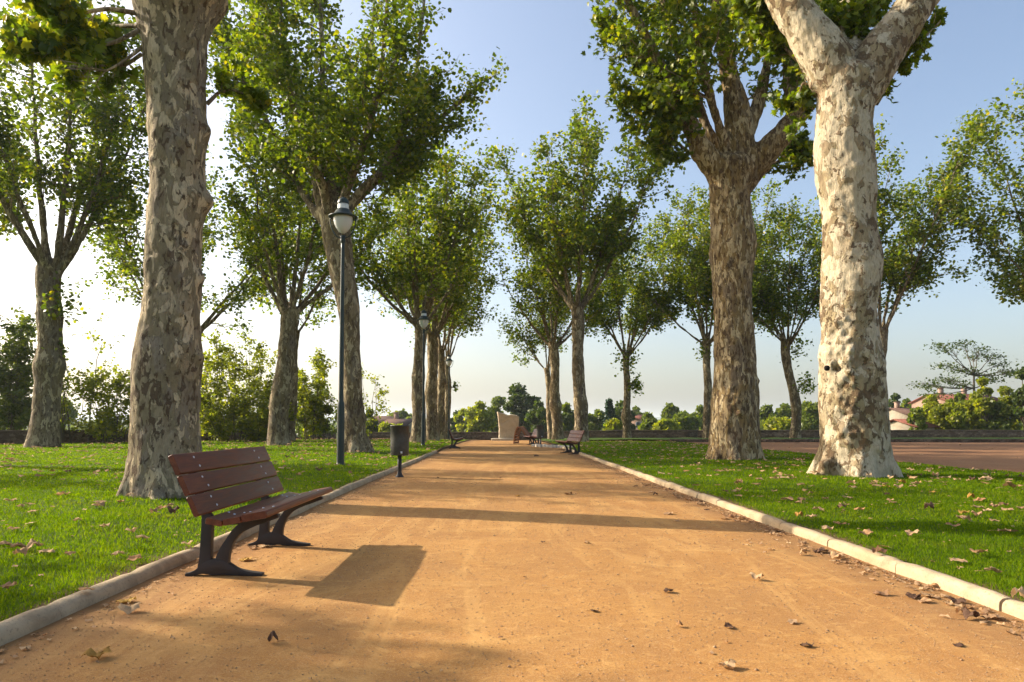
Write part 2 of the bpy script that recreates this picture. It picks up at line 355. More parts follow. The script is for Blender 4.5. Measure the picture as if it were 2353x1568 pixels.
# big terrain sheet: plateau under the park, then falling away to the valley
gx = np.concatenate([-np.geomspace(6000, 60, 30), np.arange(-50, 61, 10), np.geomspace(70, 6000, 30)])
gy = np.concatenate([[-6000, -2000, -500, -100], np.arange(-40, 76, 8), np.geomspace(80, 9000, 45)])
V = np.array([[x, y, 0] for y in gy for x in gx], float)
def terrain(x, y):
    out = max(0, y-72) + max(0, -29-x-(max(0, 34-y))*.8)
    plateau = float(hz(x, y))-.12
    low = -6.5 + 1.2*noise.noise(Vector((x*.006, y*.006, 0)))
    t = min(1, out/22); t = t*t*(3-2*t); return plateau*(1-t)+low*t
V[:, 2] = [terrain(a, b) for a, b, _ in V]
nx = len(gx); i = np.arange(len(gy)-1)[:, None]*nx; j = np.arange(nx-1)[None]
mg = M("valley_ground"); co = mg.co("Object"); n1 = mg.noise(co, .012, 6, .7); n2 = mg.noise(co, .3, 5, .7)
cc = mg.ramp(n1, [(.35, (.05, .085, .02)), (.5, (.10, .13, .035)), (.65, (.06, .10, .03))]); cc = mg.mix(mg.ramp(n2, [(.35, .6), (.6, 0)]), cc, (.03, .05, .015))
tag(link("ground", np_mesh("ground", V, [np.stack([i+j, i+j+1, i+nx+j+1, i+nx+j], -1).reshape(-1, 4)], True), mg.fin(cc, .95, spec=.05)), kind="structure")

# distant hills
def hills(name, Y, x0, x1, zf, depth, seed):
    n = 160; rows = 8; V = []
    for r in range(rows):
        f = r/(rows-1); prof = math.sin(f*math.pi*.5)
        for k in range(n):
            x = x0+(x1-x0)*k/(n-1); hgt = zf(x)*prof*(1+.05*noise.noise(Vector((x*.004, r*.7, seed))))
            V.append((x, Y+f*depth, -8+hgt))
    i = np.arange(rows-1)[:, None]*n; j = np.arange(n-1)[None]
    m = M(name+"_woods"); n_ = m.noise(m.co("Object"), .01, 8, .7); c = m.ramp(n_, [(.35, (.03, .06, .02)), (.6, (.07, .10, .03))])
    tag(link(name, np_mesh(name, V, [np.stack([i+j, i+j+1, i+n+j+1, i+n+j], -1).reshape(-1, 4)], True), m.fin(c, .95, m.bump(n_, 1, 8), spec=.05)), kind="structure")
hills("hills", 3000, -4500, 4500, lambda x: 58+16*noise.noise(Vector((x*.0011, 0, 4)))+7*noise.noise(Vector((x*.006, 0, 9))), 1600, 3)

# kerbs of butted rounded stones
def kerb(side):
    g = Geo(); y = 1.0; rr = random.Random(side+5)
    while y < (26.0 if side < 0 else 34):
        L = rr.uniform(.85, 1.1); n = 9; wd = .118; V = []
        tw = rr.uniform(-.009, .009); tz = rr.uniform(-.007, .006)
        prof = [(-.5, -.06), (-.5, .035), (-.46, .060), (-.34, .074), (-.1, .080), (.14, .078), (.34, .066), (.46, .042), (.5, .02), (.5, -.06)]
        for k in range(n):
            f = k/(n-1); yy = y + f*(L-.012); e = .88 if k in (0, n-1) else 1
            for (a, b) in prof:
                nn = .005*noise.noise(Vector((a*3, yy*4, b*20+side)))
                V.append((kx(side, yy)+side*.06+tw+a*wd*(1 if e == 1 else .97)+nn, yy, float(hz(0, yy))+tz+(b*e if b > 0 else b)+nn))
        m_ = len(prof); i = np.arange(n-1)[:, None]*m_; j = np.arange(m_-1)[None]
        F = np.stack([i+j, i+m_+j, i+m_+j+1, i+j+1], -1).reshape(-1, 4)
        caps = []
        g.add(V, F, caps)
        for b0 in (0, (n-1)*m_):       # end faces as a fan
            c = len(V)
        g.add([V[q] for q in range(m_)], [[0, q, q+1] for q in range(1, m_-1)])
        g.add([V[(n-1)*m_+q] for q in range(m_)], [[0, q+1, q] for q in range(1, m_-1)])
        y += L
    tag(link("kerb", g.mesh("kerb", True), KERB), kind="structure")
kerb(-1); kerb(1)
# thin stone edging of the right lawn and beyond
g = Geo()
for y in np.arange(3, 43, 1.0): g.box((lex(y+.5)+.05, y+.5, .035+float(hz(0, y+.5))), (.07, .985, .09))
tag(link("lawn_edging", g.mesh("lawn_edging"), KERB), kind="structure")
g = Geo(); x = 10.5
while x < 80: g.box((x+.49, 43.0, float(hz(0, 43))+.055), (.97, .25, .34)); x += 1.0
bevel(tag(link("terrace_kerb", g.mesh("terrace_kerb"), RUBBLE), kind="structure"), .02)

# ------------------------------------------------------------------ grass blades
def grass(name, sampler, n, seed):
    r = np.random.default_rng(seed); X, Y = sampler(r, n); n = len(X)
    Z = lawn_z(X, Y) + hz(X, Y) - .008
    Z += np.array([.03*noise.noise(Vector((a*.9, b*.9, 0))) for a, b in zip(X, Y)])
    dist = np.hypot(X, Y); h = r.uniform(.020, .044, n)*(1+.5*(r.uniform(0, 1, n) < .04))*(1+.3*np.clip(dist/30, 0, 1)); wd = np.maximum(.0035, dist*.00095)*r.uniform(.7, 1.3, n)
    a = r.uniform(0, 2*np.pi, n); lean = r.uniform(.1, .9, n); la = r.uniform(0, 2*np.pi, n)
    s = np.stack([np.cos(a), np.sin(a), 0*a], -1)*wd[:, None]/2; ld = np.stack([np.cos(la), np.sin(la), 0*a], -1)*(lean*h)[:, None]
    B = np.stack([X, Y, Z], -1); up = np.zeros((n, 3)); up[:, 2] = h
    V = np.stack([B-s, B+s, B+s*.8+ld*.35+up*.6, B-s*.8+ld*.35+up*.6, B+ld+up*.97], 1)
    b = (np.arange(n)*5)[:, None]
    me = np_mesh(name, V.reshape(-1, 3), [b+np.array([[0, 1, 2, 3]]), b+np.array([[3, 2, 4]])])
    return tag(link(name, me, BLADE), "short bright green lawn grass", "grass", kind="stuff")
def samp(side):
    def f(r, n):
        t = r.uniform(0, 1, n); Y = 2.2*(55/2.2)**t            # density ~ 1/Y^2 once X spreads with Y
        X = Y*r.uniform(-.9, .86, n) + r.normal(0, .1, n)
        e = np.abs(r.normal(0, .07, len(X)))
        if side < 0: k = (X < -2.50-e) & (X > -33) & (Y > 2.2)
        else: k = (X > 2.95+e) & (X < LEX-.05) & (Y < 43)
        return X[k], Y[k]
    return f
grass("grass", samp(-1), 640000, 1); grass("grass", samp(1), 640000, 2)

# ------------------------------------------------------------------ foliage
L_FAR = (np.array([[0, 0, 0], [-.52, .30, -.10], [-.38, .78, -.06], [0, 1.0, -.12], [.38, .78, -.06], [.52, .30, -.10]]), [[0, 3, 2, 1], [0, 5, 4, 3]], [])
_o = [(0, 0), (-.30, -.06), (-.60, .16), (-.34, .30), (-.58, .62), (-.26, .58), (0, 1.02), (.26, .58), (.58, .62), (.34, .30), (.60, .16), (.30, -.06)]
L_NEAR = (np.array([[0, .32, .05]]+[[x, y, -.22*abs(x)-.1*(y > .9)] for x, y in _o]), [], [[0, 1+(i+1) % 12, 1+i] for i in range(12)])
def leaves(pos, size, r, tpl=L_FAR, flat=.5):
    n = len(pos); V0, Q, T = tpl
    nrm = norm(r.normal(0, 1, (n, 3))*(1-flat)+np.array([0, 0, flat*1.2])); d = r.normal(0, 1, (n, 3)); d[:, 2] -= .4
    y = norm(d - nrm*np.sum(d*nrm, 1, keepdims=True)); x = np.cross(y, nrm); s = size[:, None, None]
    V = pos[:, None] + s*(V0[None, :, 0:1]*x[:, None] + V0[None, :, 1:2]*y[:, None] + V0[None, :, 2:3]*nrm[:, None]*r.uniform(.3, 2.2, (n, 1, 1)))
    b = (np.arange(n)*len(V0))[:, None]; Fs = []
    if Q: Fs.append(np.concatenate([b+np.array([q]) for q in Q]))
    if T: Fs.append(np.concatenate([b+np.array([t]) for t in T]))
    return V.reshape(-1, 3), Fs
def bez(p0, p1, p2, n, wob=0, r=None):
    t = np.linspace(0, 1, n)[:, None]; p = (1-t)**2*p0+2*t*(1-t)*p1+t*t*p2
    if wob: q = r.normal(0, wob, (n, 3)); q[0] = 0; p = p+q*np.linspace(.2, 1, n)[:, None]
    return p
def along(pts, t):
    k = len(pts)-1; f = np.clip(t, 0, .9999)*k; i = f.astype(int); f = (f-i)[:, None]
    return pts[i]*(1-f)+pts[i+1]*f, norm(pts[i+1]-pts[i])
def crown(limbs, axis, r, g, nsub=9, ntwig=8, nleaf=24, sub=2.4, t0=.25, lsize=.17, tpl=L_FAR, twl=(.45, 1.05), up=.25, rsub=.035, spread=.2, keep=None, dens_top=1.0):
    """sub-branches and twigs go into geometry g; returns leaf positions, sizes"""
    TA, TB, LP = [], [], []
    for pts, rad in limbs:
        L = np.sum(np.linalg.norm(np.diff(pts, axis=0), axis=1)); ns = max(2, int(nsub*L/8*r.uniform(.8, 1.2)))
        ts = np.sort(np.concatenate([r.uniform(t0, 1, ns-1), [.99]])); pp, tt = along(pts, ts)
        for p, t, f in zip(pp, tt, ts):
            out = p-axis; out[2] = 0; out = norm(out) if np.linalg.norm(out) > .3 else norm(r.normal(0, 1, 3)*[1, 1, 0])
            d = norm(t*.7+out*.35+norm(r.normal(0, 1, 3))*.85+np.array([0, 0, up])); l = sub*r.uniform(.5, 1.25)*(1.15-.55*f)
            if f > .98: d = norm(t+.2*r.normal(0, 1, 3)); l *= .8
            p2 = p+d*l; p2[2] += up*.6*l*r.uniform(-.6, 1); q = bez(p, p+d*l*.5+np.array([0, 0, -.05*l]), p2, 6, .03*l, r)
            if keep is not None and not keep(p2): continue
            g.tube(q, np.linspace(min(rsub, rad[min(len(rad)-1, int(f*(len(rad)-1)))]*.8), .008, 6), 5, False)
            nt_ = max(3, int(ntwig*l/sub)); s2 = np.concatenate([r.uniform(.15, 1, nt_-1), [1]]); a, b = along(q, s2)
            td = norm(b*.55+norm(r.normal(0, 1, (nt_, 3)))*.9+[0, 0, .08]); tl = r.uniform(*twl, nt_)[:, None]
            TA.append(a); TB.append(a+td*tl)
    if not TA: return np.zeros((0, 3)), np.zeros(0)
    TA = np.vstack(TA); TB = np.vstack(TB); g.sticks(TA, TB, .008, .003); n = len(TA)
    ww = r.gamma(3.5, 1/3.5, n); k = np.maximum(2, (nleaf*ww).astype(int)); idx = np.repeat(np.arange(n), k); m = len(idx)
    f = r.uniform(.1, 1.08, m)[:, None]; pos = TA[idx]*(1-f)+TB[idx]*f+r.normal(0, spread, (m, 3))
    if keep is not None:
        kk = np.array([keep(p) for p in pos]); pos = pos[kk]; m = len(pos)
    return pos, lsize*r.uniform(.55, 1.2, m)
def crown_boughs(limbs, geos, axis, r, nsub=9, ntwig=8, nleaf=24, sub=2.4, t0=.25, lsize=.17, **kw):
    A, B = [], []
    for l, g in zip(limbs, geos):
        a, b = crown([l], axis, r, g, nsub*1.55, ntwig, nleaf*1.22*(.17/lsize)**1.3, sub, t0, lsize*.86, **kw); A.append(a); B.append(b)
    return np.vstack(A), np.concatenate(B)
def finish_tree(name, base, trunk_me, limbG, leafV, leafF, bark, leafm, label, cat="tree", group=None):
    root = empty(name, tuple(base)); tag(root, label, cat, group)
    if trunk_me: link("trunk", trunk_me, bark, root)
    for g in limbG:
        if not g.n: continue
        for a in g.V: a -= base
        link("bough", g.mesh("bough", True), bark, root)
    if leafV is not None and len(leafV): link("crown", np_mesh("crown", leafV-base, leafF), leafm, root)
    return root

def displace(me, base, amp, seed, burls=()):
    n = len(me.vertices); co = np.empty(n*3, np.float32); me.vertices.foreach_get("co", co); co = co.reshape(-1, 3)
    nr = np.empty(n*3, np.float32); me.vertices.foreach_get("normal", nr); nr = nr.reshape(-1, 3); sv = Vector((seed*7.1, seed*3.3, 0))
    d = np.array([noise.noise(Vector((c[0]*1.6, c[1]*1.6, c[2]*.8))+sv)*1.0 + .55*noise.noise(Vector((c[0]*5, c[1]*5, c[2]*3))+sv) + .28*noise.noise(Vector((c[0]*13, c[1]*13, c[2]*8))+sv) for c in co.tolist()])*amp
    for (p, rad, a) in burls:
        q = np.asarray(p)-base; q = co[np.argmin(np.sum((co-q)**2, 1))] if rad < .14 else q; dd = np.linalg.norm(co-q, axis=1)/rad; d += a*np.exp(-dd**2*2.2)
    co += nr*d[:, None]; me.vertices.foreach_set("co", co.ravel()); me.update()
def solid(g, base, voxel, smooth_it, amp, seed, burls=()):
    """fuse overlapping tubes into one skin"""
    for a in g.V: a -= base
    me = g.mesh("trunk"); o = bpy.data.objects.new("tmp", me); COL.objects.link(o)
    m = o.modifiers.new("r", 'REMESH'); m.mode = 'VOXEL'; m.voxel_size = voxel; m.use_smooth_shade = True
    s = o.modifiers.new("s", 'SMOOTH'); s.iterations = smooth_it; s.factor = .5
    dg = bpy.context.evaluated_depsgraph_get(); me2 = bpy.data.meshes.new_from_object(o.evaluated_get(dg)); me2.name = "trunk"
    bpy.data.objects.remove(o); bpy.data.meshes.remove(me)
    displace(me2, base, amp, seed, burls); me2.polygons.foreach_set("use_smooth", np.ones(len(me2.polygons), dtype=bool)); return me2

def profile_trunk(g, rows, Y, flare=None):
    pts, rad = [], []
    for v, a, b in rows:
        p = P((a+b)/2, v, Y); pts.append(p); rad.append((b-a)/2*Y/FPX*.94)
    p0 = pts[0].copy(); p0[2] -= .25; pts.insert(0, p0); rad.insert(0, rad[0]*1.08)
    pts = np.array(pts); rad = np.array(rad)
    # resample
    s = np.concatenate([[0], np.cumsum(np.linalg.norm(np.diff(pts, axis=0), axis=1))]); t = np.linspace(0, s[-1], 60)
    pp = np.stack([np.interp(t, s, pts[:, k]) for k in range(3)], -1); rr = np.interp(t, s, rad); d_ = norm(pp[-1]-pp[-4]); r_ = rr[-1]
    pp2 = np.vstack([pp]+[pp[-1]+d_*r_*a for a in (.2, .4, .55, .66, .72)]); rr2 = np.concatenate([rr, r_*np.array([.97, .86, .68, .42, .15])]); g.tube(pp2, rr2, 28)
    b = pts[1].copy(); return b, pp, rr
def roots(g, base, r0, n, seed, L=.5, h=.5):
    rr = random.Random(seed)
    for k in range(n):
        a = k*2*math.pi/n+rr.uniform(-.3, .3); d = np.array([math.cos(a), math.sin(a), 0]); 
        q = np.array([base+d*r0*.55+[0, 0, h], base+d*r0*.80+[0, 0, h*.5], base+d*r0*1.0+[0, 0, .12], base+d*(r0*1.0+L*.4)+[0, 0, -.03], base+d*(r0+L*.9)+[0, 0, -.16]])
        g.tube(q, [r0*.3, r0*.3, r0*.28, r0*.2, r0*.1], 10)
def pix_limb(rows, Y):
    """rows: (u, v, dY, radius_px)"""
    pts = np.array([P(u, v, Y+dy) for u, v, dy, _ in rows]); rad = np.array([rp*(Y+dy)/FPX for u, v, dy, rp in rows])
    s = np.concatenate([[0], np.cumsum(np.linalg.norm(np.diff(pts, axis=0), axis=1))]); t = np.linspace(0, s[-1], max(8, len(rows)*3))
    return np.stack([np.interp(t, s, pts[:, k]) for k in range(3)], -1), np.interp(t, s, rad)
def auto_limbs(fork, r_tr, n, top, cr, r, asym=(0, 0), low=.5, base_r=.42):
    out = []; a0 = r.uniform(0, 6.28)
    for k in range(n):
        inner = k % 3 == 2; a = a0+k*2*np.pi/n+r.uniform(-.35, .35); R_ = cr*(r.uniform(.15, .4) if inner else r.uniform(.6, 1.0))
        d = np.array([math.cos(a), math.sin(a), 0]); zt = top*(r.uniform(.86, 1.0) if inner else r.uniform(.62, .95))
        tgt = fork+d*R_; tgt[2] = zt+fork[2]*0; tgt[:2] += np.array(asym)*(zt-fork[2])
        H = zt-fork[2]; p1 = fork+d*R_*r.uniform(.45, .75)+np.array([0, 0, H*r.uniform(.28, .42)])
        st = fork+d*r_tr*.35+np.array([0, 0, -.3]); pts = bez(st, p1, tgt, 14, .06, r); rb = r_tr*base_r*r.uniform(.7, 1.05)
        out.append((pts, np.maximum(.02, rb*(1-np.linspace(0, 1, 14)**.8*.92))))
    return out

def plane_tree(x, y, fork_h, r_tr, top, cr, n, seed, label, nleaf=22, nsub=10, ntwig=8, lsize=.17, lean=(0, 0), curve=0, bumps=3, bark=None, group=None, asym=(0, 0), voxel=.06, sub=2.3, t0=.26, clumps=(), keep=None, limbs=None, mat=None, name="plane_tree"):
    if y > 38 and lsize == .17: lsize = .225
    elif y > 27 and lsize == .17: lsize = .195
    r = np.random.default_rng(seed); base = np.array([x, y, float(hz(x, y))+.05]); n_p = 12; f = np.linspace(0, 1, n_p)
    fork = base+np.array([lean[0], lean[1], fork_h]); pts = base+(fork-base)*f[:, None]
    pts[:, 0] += curve*np.sin(f*math.pi*1.6)+.05*np.sin(f*9+seed); rad = r_tr*(1.12-.28*f); rad[0] *= 1.3; rad[1] *= 1.08; rad[-1] *= 1.22; rad[-2] *= 1.12
    for k in range(bumps): rad[int(r.integers(3, 10))] *= r.uniform(1.08, 1.2)
    pts[0, 2] -= .3; g = Geo()
    t = np.linspace(0, 1, 40); g.tube(np.stack([np.interp(t, f, pts[:, k]) for k in range(3)], -1), np.interp(t, f, rad), 18)
    roots(g, base+[0, 0, 0], r_tr, 6, seed, r_tr*.55, r_tr*1.1)
    if limbs is None: limbs = auto_limbs(fork, r_tr, n, top+base[2], cr, r, asym)
    for p, q in limbs: g.tube(p[:5], q[:5], 10)
    # epicormic stubs and knuckles
    for k in range(bumps):
        i = int(r.integers(3, 10)); a = r.uniform(0, 6.28); d = np.array([math.cos(a), math.sin(a), .2]); c = pts[i]+d*rad[i]*.8
        g.tube(np.array([c-d*.1, c+d*.12]), [r_tr*.3, r_tr*.16], 8)
    me = solid(g, base, voxel, 3, .035, seed)
    bg = [Geo() for _ in limbs]
    for (p, q), g_ in zip(limbs, bg): g_.tube(p[3:], q[3:]*1.0, 8, False)
    pos, size = crown_boughs(limbs, bg, fork, r, nsub, ntwig, nleaf, sub, t0, lsize, keep=keep)
    for (cx, cz, cy, rad_, nn) in clumps:     # leafy shoots along the trunk
        c = base+np.array([cx, cy, cz]); q = c+r.normal(0, 1, (nn, 3))*np.array([rad_, rad_, rad_*1.3])*.55; pos = np.vstack([pos, q]); size = np.concatenate([size, lsize*r.uniform(.5, 1.1, nn)])
        e = c+r.normal(0, 1, (14, 3))*rad_*.6; bg.append(Geo()); bg[-1].sticks(np.repeat(base[None]+[[cx*.3, cy*.3, cz-rad_*.5]], 14, 0), e, .012, .004)
    V, F = leaves(pos, size, r)
    return finish_tree(name, base, me, bg, V, F, bark or BARK_F, mat or LEAF, label, group=group)

# ---------- T1: big mottled plane, left foreground
def knobs(rows, Y, n, seed, lo=.02, hi=.045, umax=1.0, vmin=0):
    """small random swellings and pits over the visible side of a trunk"""
    r = np.random.default_rng(seed); out = []
    while len(out) < n:
        k = int(r.integers(0, len(rows)-1)); v, a, b = rows[k]
        if v < vmin: continue
        v += r.uniform(-25, 25); f = r.uniform(.03, umax); u = a+(b-a)*f; rr_ = (b-a)/2*Y/FPX; dep = rr_*math.sqrt(max(0, 1-(2*f-1)**2)); out.append((P(u, v, Y-dep), r.uniform(.05, .13), r.uniform(lo, hi)*(1 if r.uniform() < .65 else -.8)))
    return out
def big_left():
    Y = 9.75; r = np.random.default_rng(11); g = Geo()
    rows = [(1152, 285, 478), (1130, 288, 474), (1105, 292, 470), (1060, 298, 462), (1010, 300, 458), (962, 302, 456), (915, 303, 457), (870, 304, 459), (817, 308, 463), (781, 316, 459), (745, 321, 459), (709, 326, 461), (670, 328, 463), (637, 329, 465), (600, 330, 463), (565, 331, 463), (530, 334, 464), (504, 336, 470), (462, 341, 474), (420, 344, 472), (380, 343, 474), (336, 341, 477), (294, 337, 478), (252, 336, 473), (210, 333, 471), (168, 330, 471), (105, 325, 471), (63, 315, 480), (21, 300, 500), (-20, 285, 528)]
    base, pp, rr = profile_trunk(g, rows, Y); base = base.copy(); base[2] = .06
    roots(g, base, .46, 8, 4, .26, .7)
    L = [pix_limb([(370, -10, 0, 46), (320, -60, .1, 42), (265, -170, .3, 36), (190, -330, .6, 30), (110, -520, 1., 24), (60, -700, 1.2, 14)], Y),
         pix_limb([(440, -10, 0, 50), (500, -70, .1, 42), (560, -190, .3, 36), (640, -380, .2, 28), (700, -560, 0, 20), (720, -760, 0, 12)], Y),
         pix_limb([(405, -20, 0, 42), (400, -120, .8, 36), (395, -300, 1.8, 30), (380, -560, 2.6, 22), (370, -800, 3, 12)], Y),
         pix_limb([(410, -20, 0, 42), (420, -150, -.8, 36), (430, -320, -1.8, 30), (470, -600, -2.4, 22), (480, -800, -2.6, 12)], Y)]
    for p, q in L: g.tube(p[:14], q[:14], 14)
    low = [pix_limb([(320, 70, -.2, 6), (270, 95, -.3, 5), (215, 110, -.4, 4), (150, 120, -.5, 3), (100, 110, -.6, 2)], Y),
           pix_limb([(310, 30, -.2, 6), (250, 20, -.4, 5), (180, 30, -.6, 4), (110, 20, -.8, 3)], Y), pix_limb([(325, 110, -.2, 5), (300, 130, -.3, 4), (270, 150, -.4, 3), (240, 165, -.5, 2)], Y),
           pix_limb([(318, 60, .3, 6), (270, 60, .5, 5), (210, 75, .8, 4), (140, 95, 1.0, 3), (60, 90, 1.1, 2)], Y), pix_limb([(325, 125, .2, 5), (290, 150, .3, 4), (240, 150, .5, 3), (190, 160, .6, 2)], Y),
           pix_limb([(475, 240, .2, 5), (500, 215, .2, 4), (530, 205, .3, 3), (560, 215, .3, 2)], Y)]
    burls = [(P(480, 462, Y), .22, .16), (P(484, 300, Y), .2, .09), (P(465, 640, Y), .16, .08), (P(466, 820, Y), .15, .07), (P(400, 1080, Y-.5), .3, .05), (P(310, 1070, Y-.2), .2, .05), (P(335, 600, Y-.3), .2, .03)]
    me = solid(g, base, .030, 3, .034, 1, burls+knobs(rows, Y, 110, 7, .010, .026)); bg = [Geo() for _ in L+low]
    for (p, q), g_ in zip(L, bg): g_.tube(p[12:], q[12:], 10, False)
    for (p, q), g_ in zip(low, bg[4:]): g_.tube(p, q, 6, False)
    pos, size = crown_boughs(L, bg, base, r, 9, 8, 16, 2.2, .45, .19)
    sp = [crown_boughs([l_], [g_], base, r, 30, 9, 16, .75, .12, .15, twl=(.15, .4), rsub=.012, spread=.07) for l_, g_ in zip(low[:5], bg[4:9])]
    sp.append(crown_boughs(low[5:], bg[9:], base, r, 34, 7, 13, .45, .3, .14, twl=(.1, .25), rsub=.01, spread=.06)); zlo = P(0, 190, Y)[2]
    V, F = leaves(np.vstack([pos]), size, r); 
    root = finish_tree("plane_tree", base, me, bg, V, F, BARK_L, LEAF, "huge mottled plane tree trunk standing right behind the nearest bench", group="plane trees along the avenue")
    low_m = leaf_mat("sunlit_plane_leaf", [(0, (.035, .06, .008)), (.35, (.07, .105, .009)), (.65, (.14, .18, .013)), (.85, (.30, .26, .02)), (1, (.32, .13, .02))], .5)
    for k, (a, b) in enumerate(sp):
        if k < 5: kk = a[:, 2] > zlo; a, b = a[kk], b[kk]
        V2, F2 = leaves(a, b, r, L_NEAR, .35); link("foliage_spray", np_mesh("foliage_spray", V2-base, F2), low_m if k < 5 else LEAF, root)
big_left()

# ---------- R1: pale big plane on the right
def big_right():
    Y = 13.3; r = np.random.default_rng(12); g = Geo()
    rows = [(1110, 1870, 2052), (1084, 1876, 2050), (1057, 1884, 2046), (1016, 1887, 2042), (976, 1887, 2041), (935, 1884, 2036), (895, 1884, 2034), (846, 1881, 2030), (814, 1881, 2026), (787, 1887, 2022), (746, 1887, 2018), (706, 1883, 2015), (652, 1884, 2022), (608, 1886, 2026), (585, 1886, 2022), (540, 1886, 2011), (495, 1885, 2009), (450, 1880, 2013), (405, 1871, 2013), (338, 1869, 2009), (270, 1874, 2007), (225, 1872, 2014), (195, 1872, 2020)]
    base, pp, rr = profile_trunk(g, rows, Y); base = base.copy(); base[2] = .06
    roots(g, base, .62, 9, 9, .34, .7)
    L = [pix_limb([(1945, 270, 0, 40), (1930, 205, 0, 56), (1905, 150, 0, 58), (1876, 100, 0, 54), (1845, 62, .0, 46), (1812, 10, .1, 42), (1780, -60, .2, 38), (1740, -220, .3, 32), (1690, -420, .5, 24), (1660, -640, .5, 12)], Y),
         pix_limb([(1945, 280, 0, 38), (1968, 215, 0, 52), (1998, 160, 0, 56), (2036, 105, 0, 50), (2075, 55, 0, 44), (2115, -5, .0, 40), (2165, -70, .0, 36), (2240, -200, .2, 30), (2310, -400, .5, 22), (2350, -620, .5, 12)], Y),
         pix_limb([(1950, 170, .4, 50), (1955, 90, 1.0, 34), (1960, -60, 1.6, 28), (1965, -300, 2.4, 20), (1970, -560, 2.8, 10)], Y)]
    for p, q in L[:2]: g.tube(p[:18], q[:18], 16)
    g.tube(L[2][0][:10], L[2][1][:10], 12)
    low = [pix_limb([(1960, 130, .3, 8), (1965, 80, .5, 6), (1990, 30, .5, 5), (2010, -20, .6, 4)], Y), pix_limb([(1950, 130, .3, 8), (1935, 70, .6, 6), (1920, 20, .7, 5)], Y),
           pix_limb([(1850, 150, .5, 7), (1800, 110, .7, 5), (1760, 60, .8, 4), (1720, 0, .8, 3)], Y), pix_limb([(1840, 100, .8, 6), (1780, 40, .9, 5), (1720, -20, 1., 4)], Y),
           pix_limb([(1870, 250, .3, 5), (1850, 235, .4, 4), (1840, 260, .4, 3)], Y), pix_limb([(1866, 200, .3, 4), (1845, 190, .3, 3), (1835, 220, .3, 2)], Y),
           pix_limb([(2030, 200, .5, 5), (2060, 160, .6, 4), (2100, 110, .6, 3), (2160, 50, .6, 2)], Y), pix_limb([(2015, 240, .5, 4), (2040, 200, .6, 3), (2060, 150, .6, 2)], Y)]
    burls = [(P(1884, 815, Y-.2), .28, .05), (P(2028, 640, Y), .25, .05), (P(1880, 850, Y-.3), .15, .06), (P(1862, 200, Y), .12, .08), (P(1990, 830, Y-.6), .16, -.06), (P(1900, 846, Y-.6), .07, -.13), (P(2010, 900, Y-.6), .10, -.08), (P(1925, 1040, Y-.6), .2, .03)]
    me = solid(g, base, .030, 3, .045, 2, burls+knobs(rows, Y, 130, 5, .018, .05, .6, 740)+knobs(rows, Y, 90, 6, .012, .03)); bg = [Geo() for _ in L+low]
    for (p, q), g_ in zip(L[:2], bg): g_.tube(p[16:], q[16:], 12, False)
    bg[2].tube(L[2][0][8:], L[2][1][8:], 10, False)
    for (p, q), g_ in zip(low, bg[3:]): g_.tube(p, q, 6, False)
    pos, size = crown_boughs(L, bg, base, r, 9, 8, 16, 2.2, .5, .19)
    out = []
    for i0, i1, a in ((0, 2, 16), (2, 4, 22), (4, 6, 10), (6, 8, 6)):
        for i in range(i0, i1): out.append(crown_boughs(low[i:i+1], bg[3+i:4+i], base, r, a*4, 6, 9, .5, .2, .16, twl=(.12, .3), rsub=.01, spread=.06))
    V, F = leaves(pos, size, r); sprays = [leaves(a, b, r, L_NEAR, .35) for a, b in out]
    root = finish_tree("plane_tree", base, me, bg, V, F, BARK_R, LEAF, "pale cream plane tree with knot holes and a broad fork on the right lawn", group="plane trees along the avenue")
    for V2, F2 in sprays: link("foliage_spray", np_mesh("foliage_spray", V2-base, F2), LEAF, root)
    hm = M("painted_hole_shade").fin((.012, .008, .006), 1)
    for (u, v, rad, rx) in ((1900, 846, .05, 1.0),):   # black cap painted as the shade inside the knot hole
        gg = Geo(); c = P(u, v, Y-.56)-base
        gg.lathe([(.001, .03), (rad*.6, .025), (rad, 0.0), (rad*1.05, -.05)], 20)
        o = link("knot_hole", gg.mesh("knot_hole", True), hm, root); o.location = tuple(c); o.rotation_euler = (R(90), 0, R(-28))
big_right()

